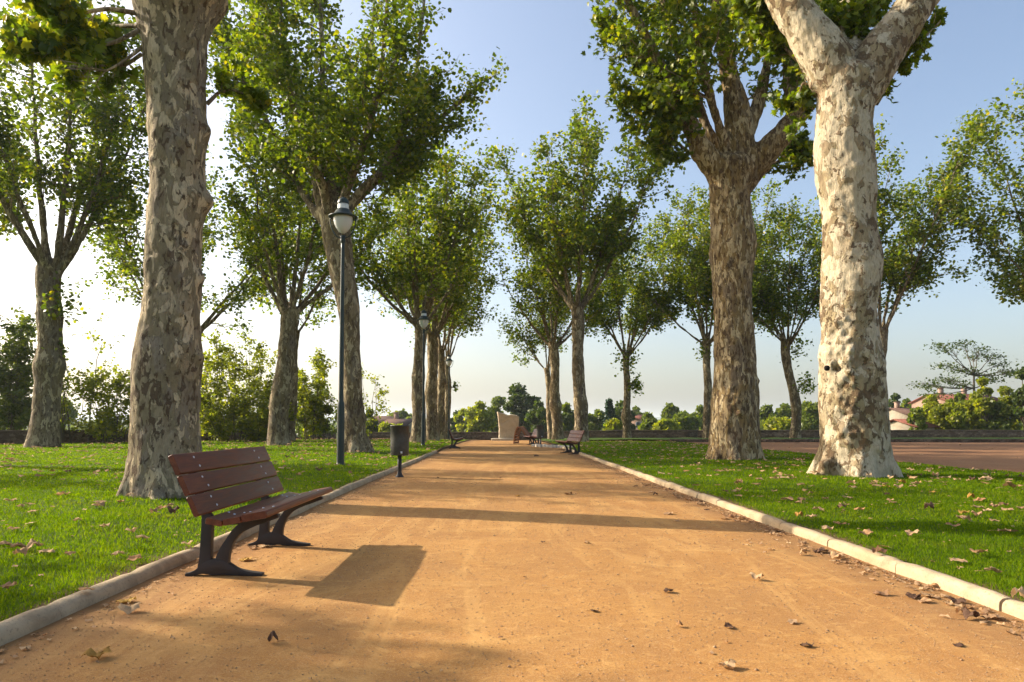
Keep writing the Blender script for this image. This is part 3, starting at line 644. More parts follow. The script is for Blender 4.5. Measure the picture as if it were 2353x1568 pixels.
# ---------- R2: second big plane on the right with elbow limbs
def big_right_two():
    Y = 19.6; r = np.random.default_rng(13); g = Geo()
    rows = [(1068, 1625, 1750), (1053, 1626, 1750), (1029, 1627, 1749), (993, 1628, 1747), (945, 1630, 1744), (897, 1633, 1743), (849, 1637, 1739), (801, 1639, 1736), (753, 1639, 1733), (706, 1638, 1730), (670, 1636, 1729), (630, 1635, 1730), (585, 1630, 1737), (560, 1631, 1740), (540, 1631, 1739), (495, 1628, 1732), (450, 1626, 1728), (419, 1624, 1734), (395, 1620, 1742)]
    base, pp, rr = profile_trunk(g, rows, Y); base = base.copy(); base[2] = .06
    roots(g, base, .64, 8, 3, .28, .8)
    L = [pix_limb([(1672, 450, 0, 26), (1652, 405, -.1, 30), (1628, 362, -.2, 29), (1605, 325, -.3, 23), (1588, 288, -.3, 18), (1570, 250, -.3, 15), (1548, 215, -.4, 12), (1520, 150, -.5, 10), (1496, 110, -.6, 12), (1468, 50, -.7, 9), (1436, -10, -.8, 8), (1380, -160, -1, 6), (1330, -300, -1, 4)], Y),
         pix_limb([(1684, 440, 0, 38), (1690, 395, 0, 42), (1697, 350, 0, 40), (1699, 305, 0, 36), (1695, 260, .0, 31), (1685, 215, .0, 24), (1672, 160, .1, 19), (1664, 100, .1, 16), (1650, 20, .2, 14), (1620, -150, .4, 11), (1600, -380, .5, 7)], Y),
         pix_limb([(1694, 450, 0, 26), (1714, 412, 0, 32), (1739, 374, -.1, 33), (1768, 340, -.3, 30), (1800, 305, -.4, 27), (1828, 268, -.4, 24), (1832, 235, -.4, 19), (1815, 195, 0, 15), (1812, 130, 0, 13), (1806, 80, 0, 12), (1800, 0, 0, 10), (1820, -180, .2, 7), (1830, -350, .4, 4)], Y),
         pix_limb([(1715, 300, 0, 24), (1738, 250, .2, 16), (1752, 195, .3, 11), (1766, 130, .4, 9), (1778, 70, .5, 8), (1790, -60, .7, 6), (1800, -220, 1, 4)], Y),
         pix_limb([(1650, 360, .5, 15), (1620, 280, .7, 11), (1598, 225, .8, 11), (1580, 180, .9, 9), (1560, 130, 1., 8), (1530, 40, 1.2, 7), (1500, -120, 1.5, 5)], Y),
         pix_limb([(1670, 345, -.2, 15), (1640, 255, -.6, 11), (1622, 180, -.8, 10), (1608, 100, -1., 9), (1590, -20, -1.3, 7), (1570, -200, -1.5, 5)], Y)]
    for p, q in L[:4]: g.tube(p[:18], q[:18], 12)
    for p, q in L[4:]: g.tube(p[:6], q[:6], 10)
    burls = [(P(1600, 355, Y-.1), .3, .08), (P(1740, 560, Y), .25, .05), (P(1750, 900, Y), .12, .06), (P(1835, 262, Y), .2, .05), (P(1680, 1020, Y-.6), .25, .05)]
    me = solid(g, base, .04, 3, .050, 3, burls+knobs(rows, Y, 90, 8, .02, .05)); bg = [Geo() for _ in range(10)]
    for (p, q), g_ in zip(L[:4], bg): g_.tube(p[16:], q[16:], 10, False)
    for (p, q), g_ in zip(L[4:], bg[4:]): g_.tube(p[4:], q[4:], 10, False)
    pos, size = crown_boughs(L, bg, base+[0, 0, 8], r, 15, 8, 13, 1.5, .22, .18, twl=(.25, .6))
    # low dark skirts of leaves left and right of the head
    low = [pix_limb([(1610, 370, -.3, 5), (1570, 340, -.5, 4), (1520, 300, -.6, 3), (1470, 280, -.6, 2)], Y), pix_limb([(1600, 330, -.3, 5), (1540, 260, -.5, 4), (1480, 220, -.7, 3), (1440, 210, -.8, 2)], Y),
           pix_limb([(1750, 400, .6, 5), (1790, 370, .8, 4), (1830, 350, .9, 3), (1860, 340, 1, 2)], Y), pix_limb([(1590, 300, .3, 5), (1530, 190, .3, 4), (1460, 110, .2, 3), (1410, 60, .1, 2)], Y)]
    for (p, q), g_ in zip(low, bg[6:]): g_.tube(p, q, 6, False)
    p2, s2 = crown_boughs(low, bg[6:], base, r, 42, 7, 12, .75, .1, .18, twl=(.2, .45), rsub=.012, spread=.09, up=.05)
    V, F = leaves(np.vstack([pos, p2]), np.concatenate([size, s2]), r, L_NEAR, .45)
    finish_tree("plane_tree", base, me, bg, V, F, BARK_R2, LEAF, "thick brown plane tree with leafy head and bent elbow limb, right lawn", group="plane trees along the avenue")
big_right_two()

# ---------- T2: plane behind the near lamp post
def left_two():
    Y = 24.6; r = np.random.default_rng(14); g = Geo()
    rows = [(1050, 782, 850), (1030, 784, 845), (1014, 786, 841), (958, 788, 841), (902, 788, 834), (846, 787, 832), (801, 785, 829), (748, 781, 829), (706, 774, 828), (670, 765, 822), (630, 757, 817), (563, 742, 812), (520, 734, 805), (490, 730, 803)]
    base, pp, rr = profile_trunk(g, rows, Y); base = base.copy(); base[2] = .05
    roots(g, base, .50, 7, 5, .3, .6)
    L = [pix_limb([(748, 500, 0, 18), (738, 460, 0, 15), (725, 400, 0, 13), (705, 315, 0, 10), (687, 261, 0, 8), (664, 203, 0, 7), (642, 126, .2, 6), (606, 60, .4, 5), (570, -20, .6, 4)], Y),
         pix_limb([(742, 505, 0, 14), (718, 478, .4, 10), (691, 435, .8, 8), (664, 383, 1., 7), (628, 306, 1.2, 6), (580, 220, 1.5, 5), (530, 130, 1.8, 4), (500, 60, 2, 3)], Y),
         pix_limb([(765, 500, .3, 15), (760, 430, .6, 12), (750, 340, .8, 9), (742, 250, 1, 7), (740, 130, 1.2, 6), (736, -10, 1.5, 5), (736, -150, 1.5, 3)], Y),
         pix_limb([(788, 505, .2, 16), (806, 468, .3, 11), (835, 430, .5, 9), (880, 390, .8, 8), (921, 315, 1., 7), (940, 250, 1., 6), (955, 180, 1., 5), (965, 90, 1, 4), (975, 0, 1, 3)], Y),
         pix_limb([(780, 490, -.5, 13), (800, 430, -1, 10), (830, 350, -1.5, 8), (860, 250, -2, 7), (880, 130, -2.2, 5), (890, 0, -2.4, 4)], Y),
         pix_limb([(755, 490, -.5, 13), (740, 420, -1.2, 10), (700, 320, -2, 8), (670, 220, -2.5, 7), (650, 100, -3, 5), (640, -40, -3, 4)], Y),
         pix_limb([(800, 480, .5, 11), (850, 430, 1.5, 8), (920, 370, 2.2, 7), (990, 290, 2.5, 6), (1050, 240, 2.5, 5), (1110, 190, 2.5, 3)], Y),
         pix_limb([(770, 480, .8, 11), (790, 380, 2, 9), (820, 270, 3, 7), (850, 150, 3.5, 5), (860, 20, 4, 4)], Y)]
    for p, q in L: g.tube(p[:5], q[:5], 10)
    burls = [(P(815, 945, Y-.4), .28, -.07), (P(836, 960, Y), .2, .06)]
    me = solid(g, base, .045, 3, .035, 4, burls); bg = [Geo() for _ in L]
    for (p, q), g_ in zip(L, bg): g_.tube(p[3:], q[3:], 8, False)
    pos, size = crown_boughs(L, bg, base+[0, 0, 8], r, 14, 9, 22, 1.9, .10, .17, twl=(.3, .7))
    V, F = leaves(pos, size, r)
    root = finish_tree("plane_tree", base, me, bg, V, F, BARK_F, LEAF, "tall curved plane tree directly behind the nearest street lamp", group="plane trees along the avenue")  # darker bark colour stands in for the crown's shade on this trunk
left_two()

# ---------- the other planes
def gp(u, v): p = G(u, v, .05); return p[0], p[1]
GR = "plane trees along the avenue"
x, y = P(96, 1000, 30.5)[:2]
plane_tree(x, y, 7.9, .50, 19.5, 5.6, 9, 21, "broad plane tree with straight raised limbs in front of the wall, far left", nleaf=21, nsub=11, lean=(.3, 0), curve=.15, clumps=((.8, 6.2, -.2, .7, 260), (.5, 4.3, 0, .4, 90)), group=GR)
x, y = P(642, 1000, 33.5)[:2]
plane_tree(x, y, 6.6, .42, 16.5, 4.4, 8, 22, "plane tree on the left lawn between the mottled trunk and the lamp", nleaf=20, nsub=11, lean=(.35, 0), curve=-.1, group=GR)
x, y = P(668, 1000, 44)[:2]
plane_tree(x, y, 7.0, .26, 15, 4.2, 7, 23, "slim plane tree half hidden behind a thicker one on the left lawn", nleaf=18, lean=(.2, 0), group=GR)
x, y = P(405, 1000, 38)[:2]
plane_tree(x, y, 5.5, .34, 16, 5.5, 8, 24, "plane tree hidden behind the huge mottled trunk, only its boughs showing", nleaf=18, group=GR)
x, y = P(960, 1000, 40)[:2]
plane_tree(x, y, 7.0, .36, 17.5, 5.2, 10, 25, "plane tree right behind the second street lamp, first of four", nleaf=20, lean=(.1, 0), group=GR)
x, y = P(992, 1000, 47.5)[:2]
plane_tree(x, y, 7.2, .38, 19, 4.4, 8, 26, "second plane tree in the line of four behind the second lamp", nleaf=16, group=GR)
x, y = P(1013, 1000, 54.5)[:2]
plane_tree(x, y, 7.0, .32, 19, 4.2, 7, 27, "third plane tree in the line of four behind the second lamp", nleaf=16, group=GR)
x, y = P(1028, 1000, 60)[:2]
plane_tree(x, y, 7.0, .28, 18, 4.0, 7, 28, "last plane tree in the line of four, beside the farthest lamp", nleaf=16, clumps=((.7, 4.6, 0, .3, 60),), group=GR)
x, y = P(1336, 1000, 41.5)[:2]
plane_tree(x, y, 8.1, .37, 18.8, 5.0, 10, 31, "plane tree behind the right-hand bench with a tall green crown", nleaf=22, nsub=12, lean=(-.25, 0), group=GR)
x, y = P(1281, 1000, 52)[:2]
plane_tree(x, y, 7.2, .37, 18, 5.0, 9, 32, "plane tree beside the far end of the path, left of the right-hand bench", nleaf=16, lean=(-.3, 0), group=GR)
x, y = P(1266, 1000, 60)[:2]
plane_tree(x, y, 6.2, .25, 16, 3.8, 7, 33, "thin plane tree peeping out behind its neighbour at the end of the path", nleaf=15, lean=(-.3, 0), group=GR)
x, y = P(1441, 1000, 58)[:2]
plane_tree(x, y, 7.2, .30, 19, 5.8, 9, 34, "slim plane tree with a leafy tuft halfway up its trunk, near the conifer", nleaf=22, nsub=11, clumps=((.7, 4.6, -.1, .55, 260), (0, 6.9, 0, .9, 300)), group=GR)
x, y = P(1627, 1000, 53)[:2]
plane_tree(x, y, 7.6, .30, 19.0, 6.2, 12, 35, "plane tree mostly hidden by the thick brown trunk", nleaf=22, nsub=12, clumps=((-.3, 6.9, 0, .5, 120),), group=GR)
x, y = P(1828, 1000, 53)[:2]
plane_tree(x, y, 7.6, .34, 19, 5.6, 9, 36, "crooked plane tree standing between the two biggest right-hand trunks", nleaf=22, nsub=12, lean=(-.5, 0), curve=.22, clumps=((.9, 4.3, 0, .6, 200), (.1, 7.2, 0, .9, 200)), group=GR)
x, y = P(2012, 1000, 44)[:2]
plane_tree(x, y, 7.2, .36, 19.5, 5.4, 9, 37, "plane tree just behind the pale cream trunk on its right side", nleaf=21, nsub=12, lean=(.55, 0), group=GR, asym=(.12, 0))
x, y = P(2470, 1000, 40)[:2]
plane_tree(x, y, 7.5, .36, 20, 5.2, 8, 38, "plane tree at the right edge with only its leaning limbs and crown in view", nleaf=20, nsub=12, lean=(-.8, 0), asym=(-.12, 0), group=GR)
# trees outside the frame whose shade reaches the near path and lawn
plane_tree(-20.5, 19.3, 7.0, .42, 13.6, 3.6, 10, 43, "plane tree standing out of view beyond the left edge", nleaf=15, nsub=10, lsize=.2)
plane_tree(-17.1, 8.15, 2.8, .3, 7.8, 2.8, 10, 41, "small plane tree standing out of view to the left", nleaf=60, nsub=13, sub=1.4, lsize=.2)

# ------------------------------------------------------------------ saplings, shrubs and trees beyond the wall
def shrub(name, u, v_top, Y, wpx, n_stems, label, mat, nleaf=14, lsize=.16, cat="shrub", zb=None, seed=0, nsub=10, group=None, sub=1.1, stem=.03, t0=.1):
    r = np.random.default_rng(seed+100); c = P(u, 900, Y); z0 = terrain(c[0], Y) if zb is None else zb
    base = np.array([c[0], Y, z0]); top = P(u, v_top, Y)[2]; W = wpx/2*Y/FPX; L = []
    for k in range(n_stems):
        a = r.uniform(0, 6.28); s = r.uniform(0, 1)**.5*W; st = base+np.array([math.cos(a)*s*.35, math.sin(a)*s*.35, 0])
        e = base+np.array([math.cos(a)*s, math.sin(a)*s, 0]); e[2] = z0+(top-z0)*r.uniform(.7, .98)*(1-.35*(s/W)**2)
        pts = bez(st, (st+e)/2+r.normal(0, .2, 3), e, 8, .05, r); L.append((pts, np.linspace(stem, .01, 8)))
    bg = Geo()
    for p, q in L: bg.tube(p, q, 5, False)
    pos, size = crown(L, base, r, bg, nsub, 6, nleaf, sub, t0, lsize, rsub=.015, twl=(.2, .6), spread=.12)
    V, F = leaves(pos, size, r); root = empty(name, tuple(base)); tag(root, label, cat, group)
    for a in bg.V: a -= base
    link("stems", bg.mesh("stems"), TWIG, root); link("crown", np_mesh("crown", V-base, F), mat, root); return root
GS = "shrubs and saplings beyond the wall"
shrub("shrub", 18, 690, 40, 150, 16, "dark dense bush beyond the wall at the left edge", LEAF_MID, 15, .18, seed=1, nsub=16, group=GS)
shrub("sapling", 190, 655, 38, 110, 2, "tall thin sapling with sparse leaves beyond the wall, right of the far left trunk", LEAF_LIGHT, 5, .17, cat="young tree", seed=2, nsub=11, group=GS, sub=1.5, stem=.05, t0=.35)
shrub("shrub", 150, 820, 37, 90, 8, "thin leafy shrub just right of the far left trunk", LEAF_LIGHT, 9, .15, seed=3, group=GS)
shrub("shrub", 262, 815, 38, 130, 14, "yellowish bush over the wall left of the huge mottled trunk", LEAF_LIGHT, 15, .15, seed=4, nsub=13, group=GS)
shrub("shrub", 505, 745, 44, 140, 14, "airy light green bush over the wall right of the huge mottled trunk", LEAF_LIGHT, 14, .16, seed=5, nsub=12, group=GS)
shrub("shrub", 585, 760, 46, 110, 10, "tall loose bush left of the plane tree in front of the wall", LEAF_LIGHT, 12, .16, seed=6, nsub=12, group=GS)
shrub("shrub", 545, 880, 43, 230, 22, "low thick hedge-like bush behind the left wall", LEAF_LIGHT, 22, .16, seed=7, nsub=14, group=GS)
shrub("shrub", 712, 800, 50, 120, 12, "yellow green bush between the plane tree and the nearest lamp post", LEAF_LIGHT, 18, .17, seed=8, nsub=12, group=GS)
shrub("shrub", 735, 895, 52, 110, 14, "low dark green bush left of the nearest lamp post", LEAF_MID, 22, .17, seed=9, nsub=14, group=GS)
shrub("shrub", 845, 835, 52, 55, 4, "sparse twiggy shrub right of the trunk behind the lamp", LEAF_LIGHT, 8, .17, seed=10, group=GS)

def blob_tree(name, u, v_top, v_bot, Y, wpx, label, mat, seed, n=3500, lsize=.42, cat="tree", lobes=15, group="trees beyond the far wall"):
    r = np.random.default_rng(seed+300); c = P(u, 900, Y); z0 = terrain(c[0], Y); base = np.array([c[0], Y, z0]); zt = P(u, v_top, Y)[2]; zb = min(P(u, v_bot, Y)[2], zt-2); W = wpx/2*Y/FPX
    pos = []; mid = (zt+zb)/2; H = (zt-zb)/2; cs = []
    for k in range(lobes):
        a = r.uniform(0, 6.28); s = W*.62*r.uniform(.2, 1)**.6; zz = mid+H*r.uniform(-.7, .72)*(1-.4*s/W); cc = np.array([base[0]+math.cos(a)*s, Y+math.sin(a)*s, zz]); rad = W*r.uniform(.20, .42)
        if k == 0: cc = np.array([base[0]+W*r.uniform(-.2, .2), Y, zt-rad*.75])
        cs.append(cc); m = int(n/lobes); d = norm(r.normal(0, 1, (m, 3))); q = cc+d*rad*(r.uniform(.2, 1.35, (m, 1))**.7)*np.array([1, 1, .8]); pos.append(q)
    pos = np.vstack(pos); V, F = leaves(pos, lsize*r.uniform(.5, 1.2, len(pos)), r, L_FAR, .35)
    g = Geo(); tr = np.array([base+[0, 0, -.3], base+[.1, 0, (mid-z0)*.5], [base[0], Y, mid]]); g.tube(tr, [W*.07+.08, W*.06+.05, W*.03+.03], 8)
    for cc in cs: g.tube(np.array([tr[1], (tr[1]+cc)/2+[0, 0, .2], cc]), [.09, .06, .03], 5, False)
    root = empty(name, tuple(base)); tag(root, label, cat, group)
    for a in g.V: a -= base
    link("trunk", g.mesh("trunk"), TWIG, root); link("crown", np_mesh("crown", V-base, F), mat, root); return root
BT = [  # name u vtop vbot Y w mat label
 (1100, 925, 1010, 105, 80, LEAF_LIGHT, "rounded green tree left of the standing stone"),
 (1140, 912, 1010, 118, 70, LEAF_MID, "green tree just behind the left side of the standing stone"),
 (1195, 885, 1010, 110, 110, LEAF_DARK, "tallest dark tree rising behind the standing stone"),
 (1235, 925, 1010, 98, 60, LEAF_DARK, "dark tree to the right of the standing stone"),
 (1068, 942, 1010, 125, 50, LEAF_LIGHT, "small green tree beside the last of the four line trunks"),
 (1305, 930, 1005, 112, 60, LEAF_MID, "green tree seen between the trunks left of the right-hand bench"),
 (1372, 945, 1005, 108, 60, LEAF_MID, "green bushy tree right behind the right-hand bench trunk"),
 (1432, 925, 1000, 120, 60, LEAF_DARK, "dark tree behind the slim trunk with the tuft"),
 (1463, 938, 990, 190, 34, LEAF_MID, "small round tree over the pink roof"),
 (1490, 950, 1005, 110, 52, LEAF_MID, "round green bushy tree right of the pink house"),
 (1540, 930, 990, 140, 44, LEAF_MID, "round-topped pale green tree above the hedge line"),
 (1575, 948, 1005, 112, 84, LEAF_MID, "yellowish tree mass left of the thick brown trunk"),
 (1608, 935, 1000, 125, 60, LEAF_MID, "green tree touching the left side of the thick brown trunk"),
 (1530, 965, 1005, 100, 70, LEAF_LIGHT, "low yellow green tree over the far wall"),
 (1765, 932, 1005, 120, 56, LEAF_MID, "green tree touching the right side of the thick brown trunk"),
 (1800, 930, 1005, 128, 44, LEAF_MID, "narrow green tree left of the crooked trunk"),
 (1862, 925, 1005, 115, 90, LEAF_MID, "dome-shaped green tree left of the pale cream trunk"),
 (1800, 960, 1008, 98, 90, LEAF_LIGHT, "low yellowish tree below the crooked trunk"),
 (2058, 908, 985, 130, 46, LEAF_DARK, "dark rounded tree right of the pale cream trunk"),
 (2085, 920, 985, 145, 40, LEAF_MID, "grey green tree behind the little red-roofed building"),
 (2135, 930, 1000, 86, 70, LEAF_MID, "green bush left of the umbrella-shaped tree"),
 (2180, 925, 1005, 82, 90, LEAF_LIGHT, "bright green bushy tree under the umbrella-shaped tree"),
 (2240, 905, 1005, 84, 80, LEAF_LIGHT, "bright green tree right under the umbrella-shaped crown"),
 (2262, 870, 1000, 80, 46, LEAF_LIGHT, "pointed yellow green tree right of the umbrella-shaped tree"),
 (2310, 890, 1005, 82, 76, LEAF_LIGHT, "yellow green tree near the right edge"),
 (2106, 940, 1005, 81, 46, LEAF_MID, "small green tree right beside the low red-roofed building"),
 (2138, 912, 1005, 84, 64, LEAF_LIGHT, "bright bush hiding the front of the large red-roofed house"),
 (2202, 906, 1005, 88, 76, LEAF_MID, "green tree in front of the large red-roofed house"),
 (2290, 925, 1005, 80, 70, LEAF_MID, "low green tree left of the yellow green tree near the right edge"),
 (2350, 850, 1000, 78, 60, LEAF_DARK, "dark tree cut by the right edge"),
 (920, 945, 990, 150, 60, LEAF_MID, "rounded tree on the skyline behind the litter bin"),
 (848, 945, 1010, 80, 40, LEAF_DARK, "dark green shrub-like tree right of the trunk behind the lamp"),
 (900, 975, 1008, 90, 60, LEAF_LIGHT, "low light green tree before the tiled roofs"),
 (1047, 948, 1000, 140, 30, LEAF_DARK, "small dark tree just right of the farthest lamp"),
 (940, 962, 1000, 130, 40, LEAF_MID, "low green tree left of the second lamp"),
 (1345, 955, 1005, 125, 40, LEAF_LIGHT, "pale tree behind the right-hand bench backrest"),
 (1410, 965, 1005, 95, 50, LEAF_LIGHT, "low light green tree at the foot of the conifer"),
 (110, 900, 990, 95, 120, LEAF_MID, "blurry green tree low behind the far left trunk"),
 (1265, 945, 1005, 100, 50, LEAF_MID, "green tree between the standing stone and the thin trunks"),
]
for k, (u, vt, vb, Yd, wp, mt, lb) in enumerate(BT): blob_tree("background_tree", u, vt, vb, Yd, wp, lb, mt, k, n=int(2600+wp*28), lsize=.0040*Yd+.02)

def conifer(u, vt, Y, wpx, label):
    r = np.random.default_rng(77); c = P(u, 900, Y); base = np.array([c[0], Y, terrain(c[0], Y)]); zt = P(u, vt, Y)[2]; H = zt-base[2]; W = wpx/2*Y/FPX; g = Geo()
    g.tube(np.array([base, base+[0, 0, H*.5], base+[0, 0, H]]), [.25, .15, .02], 8, False); P_, A, B = [], [], []
    for z in np.arange(.12, .98, .02):
        n = 9
        for k in range(n):
            a = r.uniform(0, 6.28); L = W*(1-z)**.8*r.uniform(.8, 1.15); s = base+[0, 0, H*z]; e = s+np.array([math.cos(a)*L, math.sin(a)*L, -.18*L]); A.append(s); B.append(e)
            m = int(16+30*(1-z)); t = r.uniform(.1, 1, (m, 1)); P_.append(s*(1-t)+e*t+r.normal(0, .14, (m, 3)))
    g.sticks(A, B, .03, .01); pos = np.vstack(P_); V, F = leaves(pos, r.uniform(.18, .42, len(pos)), r, L_FAR, .2)
    root = empty("conifer", tuple(base)); tag(root, label, "tree", "trees beyond the far wall")
    for a in g.V: a -= base
    link("trunk", g.mesh("trunk"), TWIG, root); link("crown", np_mesh("crown", V-base, F), LEAF_CON, root)
conifer(1400, 915, 104, 68, "dark pointed conifer beyond the far wall")

def umbrella_tree():
    Y = 92; r = np.random.default_rng(55); c = P(2240, 900, Y); base = np.array([c[0], Y, terrain(c[0], Y)]); g = Geo(); L = []
    tips = [(2140, 885), (2165, 870), (2120, 880), (2180, 800), (2160, 790), (2215, 785), (2250, 800), (2280, 815), (2300, 832), (2200, 845), (2170, 835), (2190, 870), (2230, 850), (2265, 860), (2310, 850), (2325, 855), (2150, 905), (2280, 870), (2235, 815), (2210, 880)]
    st = P(2238, 862, Y); lo = P(2238, 892, Y); g.tube(np.array([base, (base+st)/2, lo, st]), [.2, .17, .14, .10], 8, False); pos = []; top_ = st
    for k, (u, v) in enumerate(tips):
        e = P(u, v, Y+r.uniform(-2.5, 2.5)); st = lo if v > 866 else top_; m_ = st*.5+e*.5+np.array([0, 0, -.5]); q = bez(st, m_, e, 8, .05, r); g.tube(q, np.linspace(.09, .02, 8), 5, False)
        n = 125; pos.append(e+r.normal(0, 1, (n, 3))*np.array([.8, .8, .26])-np.array([0, 0, .25]))
        tw = e+r.normal(0, 1, (12, 3))*np.array([.9, .9, .2]); g.sticks(np.repeat(q[5][None], 12, 0), tw, .02, .008)
    pos = np.vstack(pos); V, F = leaves(pos, r.uniform(.14, .32, len(pos)), r, L_FAR, .6)
    root = empty("umbrella_tree", tuple(base)); tag(root, "airy tree with flat umbrella-like leaf tiers beyond the wall on the right", "tree")
    for a in g.V: a -= base
    link("trunk", g.mesh("trunk"), TWIG, root); link("crown", np_mesh("crown", V-base, F), LEAF_DARK, root)
umbrella_tree()

# far-off woods in the valley: reads as one mass
def woods():
    r = np.random.default_rng(99); pos, size = [], []
    for Yr, cnt in ((200, 90), (320, 110), (520, 150), (900, 190), (1500, 220)):
        for k in range(cnt):
            x = r.uniform(-1.05, 1.05)*Yr; y = Yr*r.uniform(.9, 1.15); z0 = terrain(x, y); Hh = r.uniform(4.5, 8.5)+Yr*.0045; W = r.uniform(3, 7)*(1+Yr/900)
            m = 260 if Yr < 400 else 130; d = norm(r.normal(0, 1, (m, 3))); pos.append(np.array([x, y, z0+Hh*.5])+d*np.array([W, W, Hh*.55])*r.uniform(.5, 1.05, (m, 1))); size.append(np.full(m, .35+Yr*.0042)*r.uniform(.6, 1.3, m))
    pos = np.vstack(pos); V, F = leaves(pos, np.concatenate(size), r, L_FAR, .3)
    tag(link("woodland", np_mesh("woodland", V, F), LEAF_MID), "far-off woods filling the valley below the hills", "woodland", kind="stuff")
woods()

# ------------------------------------------------------------------ walls
def wall(name, poly, h, label, t=.4, cop=True):
    g = Geo(); c = Geo()
    for (x0, y0), (x1, y1) in zip(poly[:-1], poly[1:]):
        L = math.hypot(x1-x0, y1-y0); n = max(1, int(L/1.2)); dx, dy = (x1-x0)/L, (y1-y0)/L; nx_, ny_ = -dy*t/2, dx*t/2
        V = []; VC = []
        for k in range(n+1):
            f = k/n; x = x0+(x1-x0)*f; y = y0+(y1-y0)*f; zb = float(hz(x, y))-.3; zt = float(hz(x, y))+h+(.2 if x > 12 else .2*max(0, x-4)/8)+.035*noise.noise(Vector((x*.7, y*.7, 0)))
            V += [(x-nx_, y-ny_, zb), (x-nx_, y-ny_, zt), (x+nx_, y+ny_, zt), (x+nx_, y+ny_, zb)]
            a = 1.22; VC += [(x-nx_*a, y-ny_*a, zt+.002), (x-nx_*a, y-ny_*a, zt+.07), (x+nx_*a, y+ny_*a, zt+.07), (x+nx_*a, y+ny_*a, zt+.002)]
        i = np.arange(n)[:, None]*4
        F = np.concatenate([i+np.array([[j, 4+j, 4+(j+1) % 4, (j+1) % 4]]) for j in range(4)]); cap = [[0, 1, 2, 3], [n*4+3, n*4+2, n*4+1, n*4]]
        g.add(V, F, cap); c.add(VC, F, cap)
    root = empty(name, (poly[0][0], poly[0][1], 0)); b = np.array([poly[0][0], poly[0][1], 0]); tag(root, label, "wall")
    for G_ in (g, c):
        for a in G_.V: a -= b
    link("masonry", g.mesh("masonry"), RUBBLE, root); link("coping", c.mesh("coping"), COPE, root)
COPE = mat_stone("coping_stone", (.22, .16, .115), 4, .6)
wall("boundary_wall", [(-43, 14), (-25.3, 34.5), (-19.4, 46), (-17.8, 60), (-16.5, 69.8)], .74, "low brown rubble wall running along the left lawn")
wall("boundary_wall", [(-16.2, 70.2), (20, 70.2), (85, 70.2)], .76, "low rubble wall closing off the far end of the park")

# small white notice on the left wall
g = Geo(); p = P(688, 1000, 58.5); g.box((0, 0, 0), (.42, .03, .36)); root = empty("notice_plate", (p[0], 58.5, float(hz(0, 58.5))+.05)); tag(root, "small white notice on a short post before the left wall", "sign")
link("plate", g.mesh("plate"), WHITEP, root, (0, 0, .42)); g = Geo(); g.box((0, .032, .2), (.05, .03, .5)); link("post", g.mesh("post"), IRON, root)

# ------------------------------------------------------------------ houses in the valley
ROOF = None
def mat_roof(name, col):
    m = M(name); co = m.co("Object"); wv = m.n("ShaderNodeTexWave"); wv.inputs["Scale"].default_value = 2.6; wv.inputs["Distortion"].default_value = .6; m.l(co, wv.inputs["Vector"]); n = m.noise(co, 3, 6, .7)
    c = m.ramp(n, [(.3, tuple(x*.6 for x in col)), (.7, tuple(min(1, x*1.25) for x in col))]); c = m.mix(m.math('MULTIPLY', wv.outputs[1], .35), c, tuple(x*.4 for x in col))
    return m.fin(c, .9, m.bump(wv.outputs[1], .5, .05), spec=.15)
RT = mat_roof("clay_tiles", (.20, .075, .05)); RB = mat_roof("old_brown_tiles", (.12, .070, .052)); PL1 = mat_stone("cream_render", (.30, .26, .20), 2, .85, .1); PL2 = mat_stone("pink_render", (.30, .20, .15), 2, .85, .1); WG = M("window_glass").fin((.03, .035, .04), .15, spec=.6)
def house(u, v_ridge, v_eave, Y, wpx, depth, label, roof, wallm, rot=0, chim=1, win=3):
    c = P(u, 950, Y); z0 = terrain(c[0], Y); W = wpx*Y/FPX; ze = P(u, v_eave, Y)[2]-z0; zr = P(u, v_ridge, Y)[2]-z0; root = empty("house", (c[0], Y, z0), rot); tag(root, label, "house", "houses below the park")
    g = Geo(); w2, d2 = W/2, depth/2
    V = [(-w2, -d2, -.5), (w2, -d2, -.5), (w2, d2, -.5), (-w2, d2, -.5), (-w2, -d2, ze), (w2, -d2, ze), (w2, d2, ze), (-w2, d2, ze), (-w2, 0, zr-.12), (w2, 0, zr-.12)]
    g.add(V, [[0, 1, 5, 4], [1, 2, 6, 5], [2, 3, 7, 6], [3, 0, 4, 7]], [[4, 8, 7], [5, 6, 9]]); link("wall", g.mesh("wall"), wallm, root)
    g = Geo(); e = .4; sl = (zr-ze)/d2; t = .14
    for s in (-1, 1):
        a = [(-w2-e, s*(d2+e), ze-sl*e+.02), (w2+e, s*(d2+e), ze-sl*e+.02), (w2+e, 0, zr+.02), (-w2-e, 0, zr+.02)]; b = [(x_, y_, z_+t) for x_, y_, z_ in a]
        g.add(a+b, [[0, 1, 2, 3], [4, 7, 6, 5], [0, 4, 5, 1], [1, 5, 6, 2], [3, 2, 6, 7], [0, 3, 7, 4]])
    rf = link("roof", g.mesh("roof"), roof, root)
    for k in range(chim):
        g = Geo(); g.box((w2*(-.5+k*.9), .3, zr+.35), (.6, .6, 1.3)); g.box((w2*(-.5+k*.9), .3, zr+1.08), (.75, .75, .12)); link("chimney", g.mesh("chimney"), PL2, rf)
    for k in range(win):
        xw = -w2+W*(k+.5)/win; fr = Geo(); 
        for dx, dz, sx, sz in ((-.5, 0, .08, 1.3), (.5, 0, .08, 1.3), (0, .65, 1.08, .08), (0, -.65, 1.08, .08)): fr.box((xw+dx, -d2-.03, ze-1.3+dz), (sx, .1, sz))
        wo = link("window", fr.mesh("window"), WHITEP, root); g = Geo(); g.box((xw, -d2-.012, ze-1.3), (.92, .03, 1.22)); link("pane", g.mesh("pane"), WG, wo)
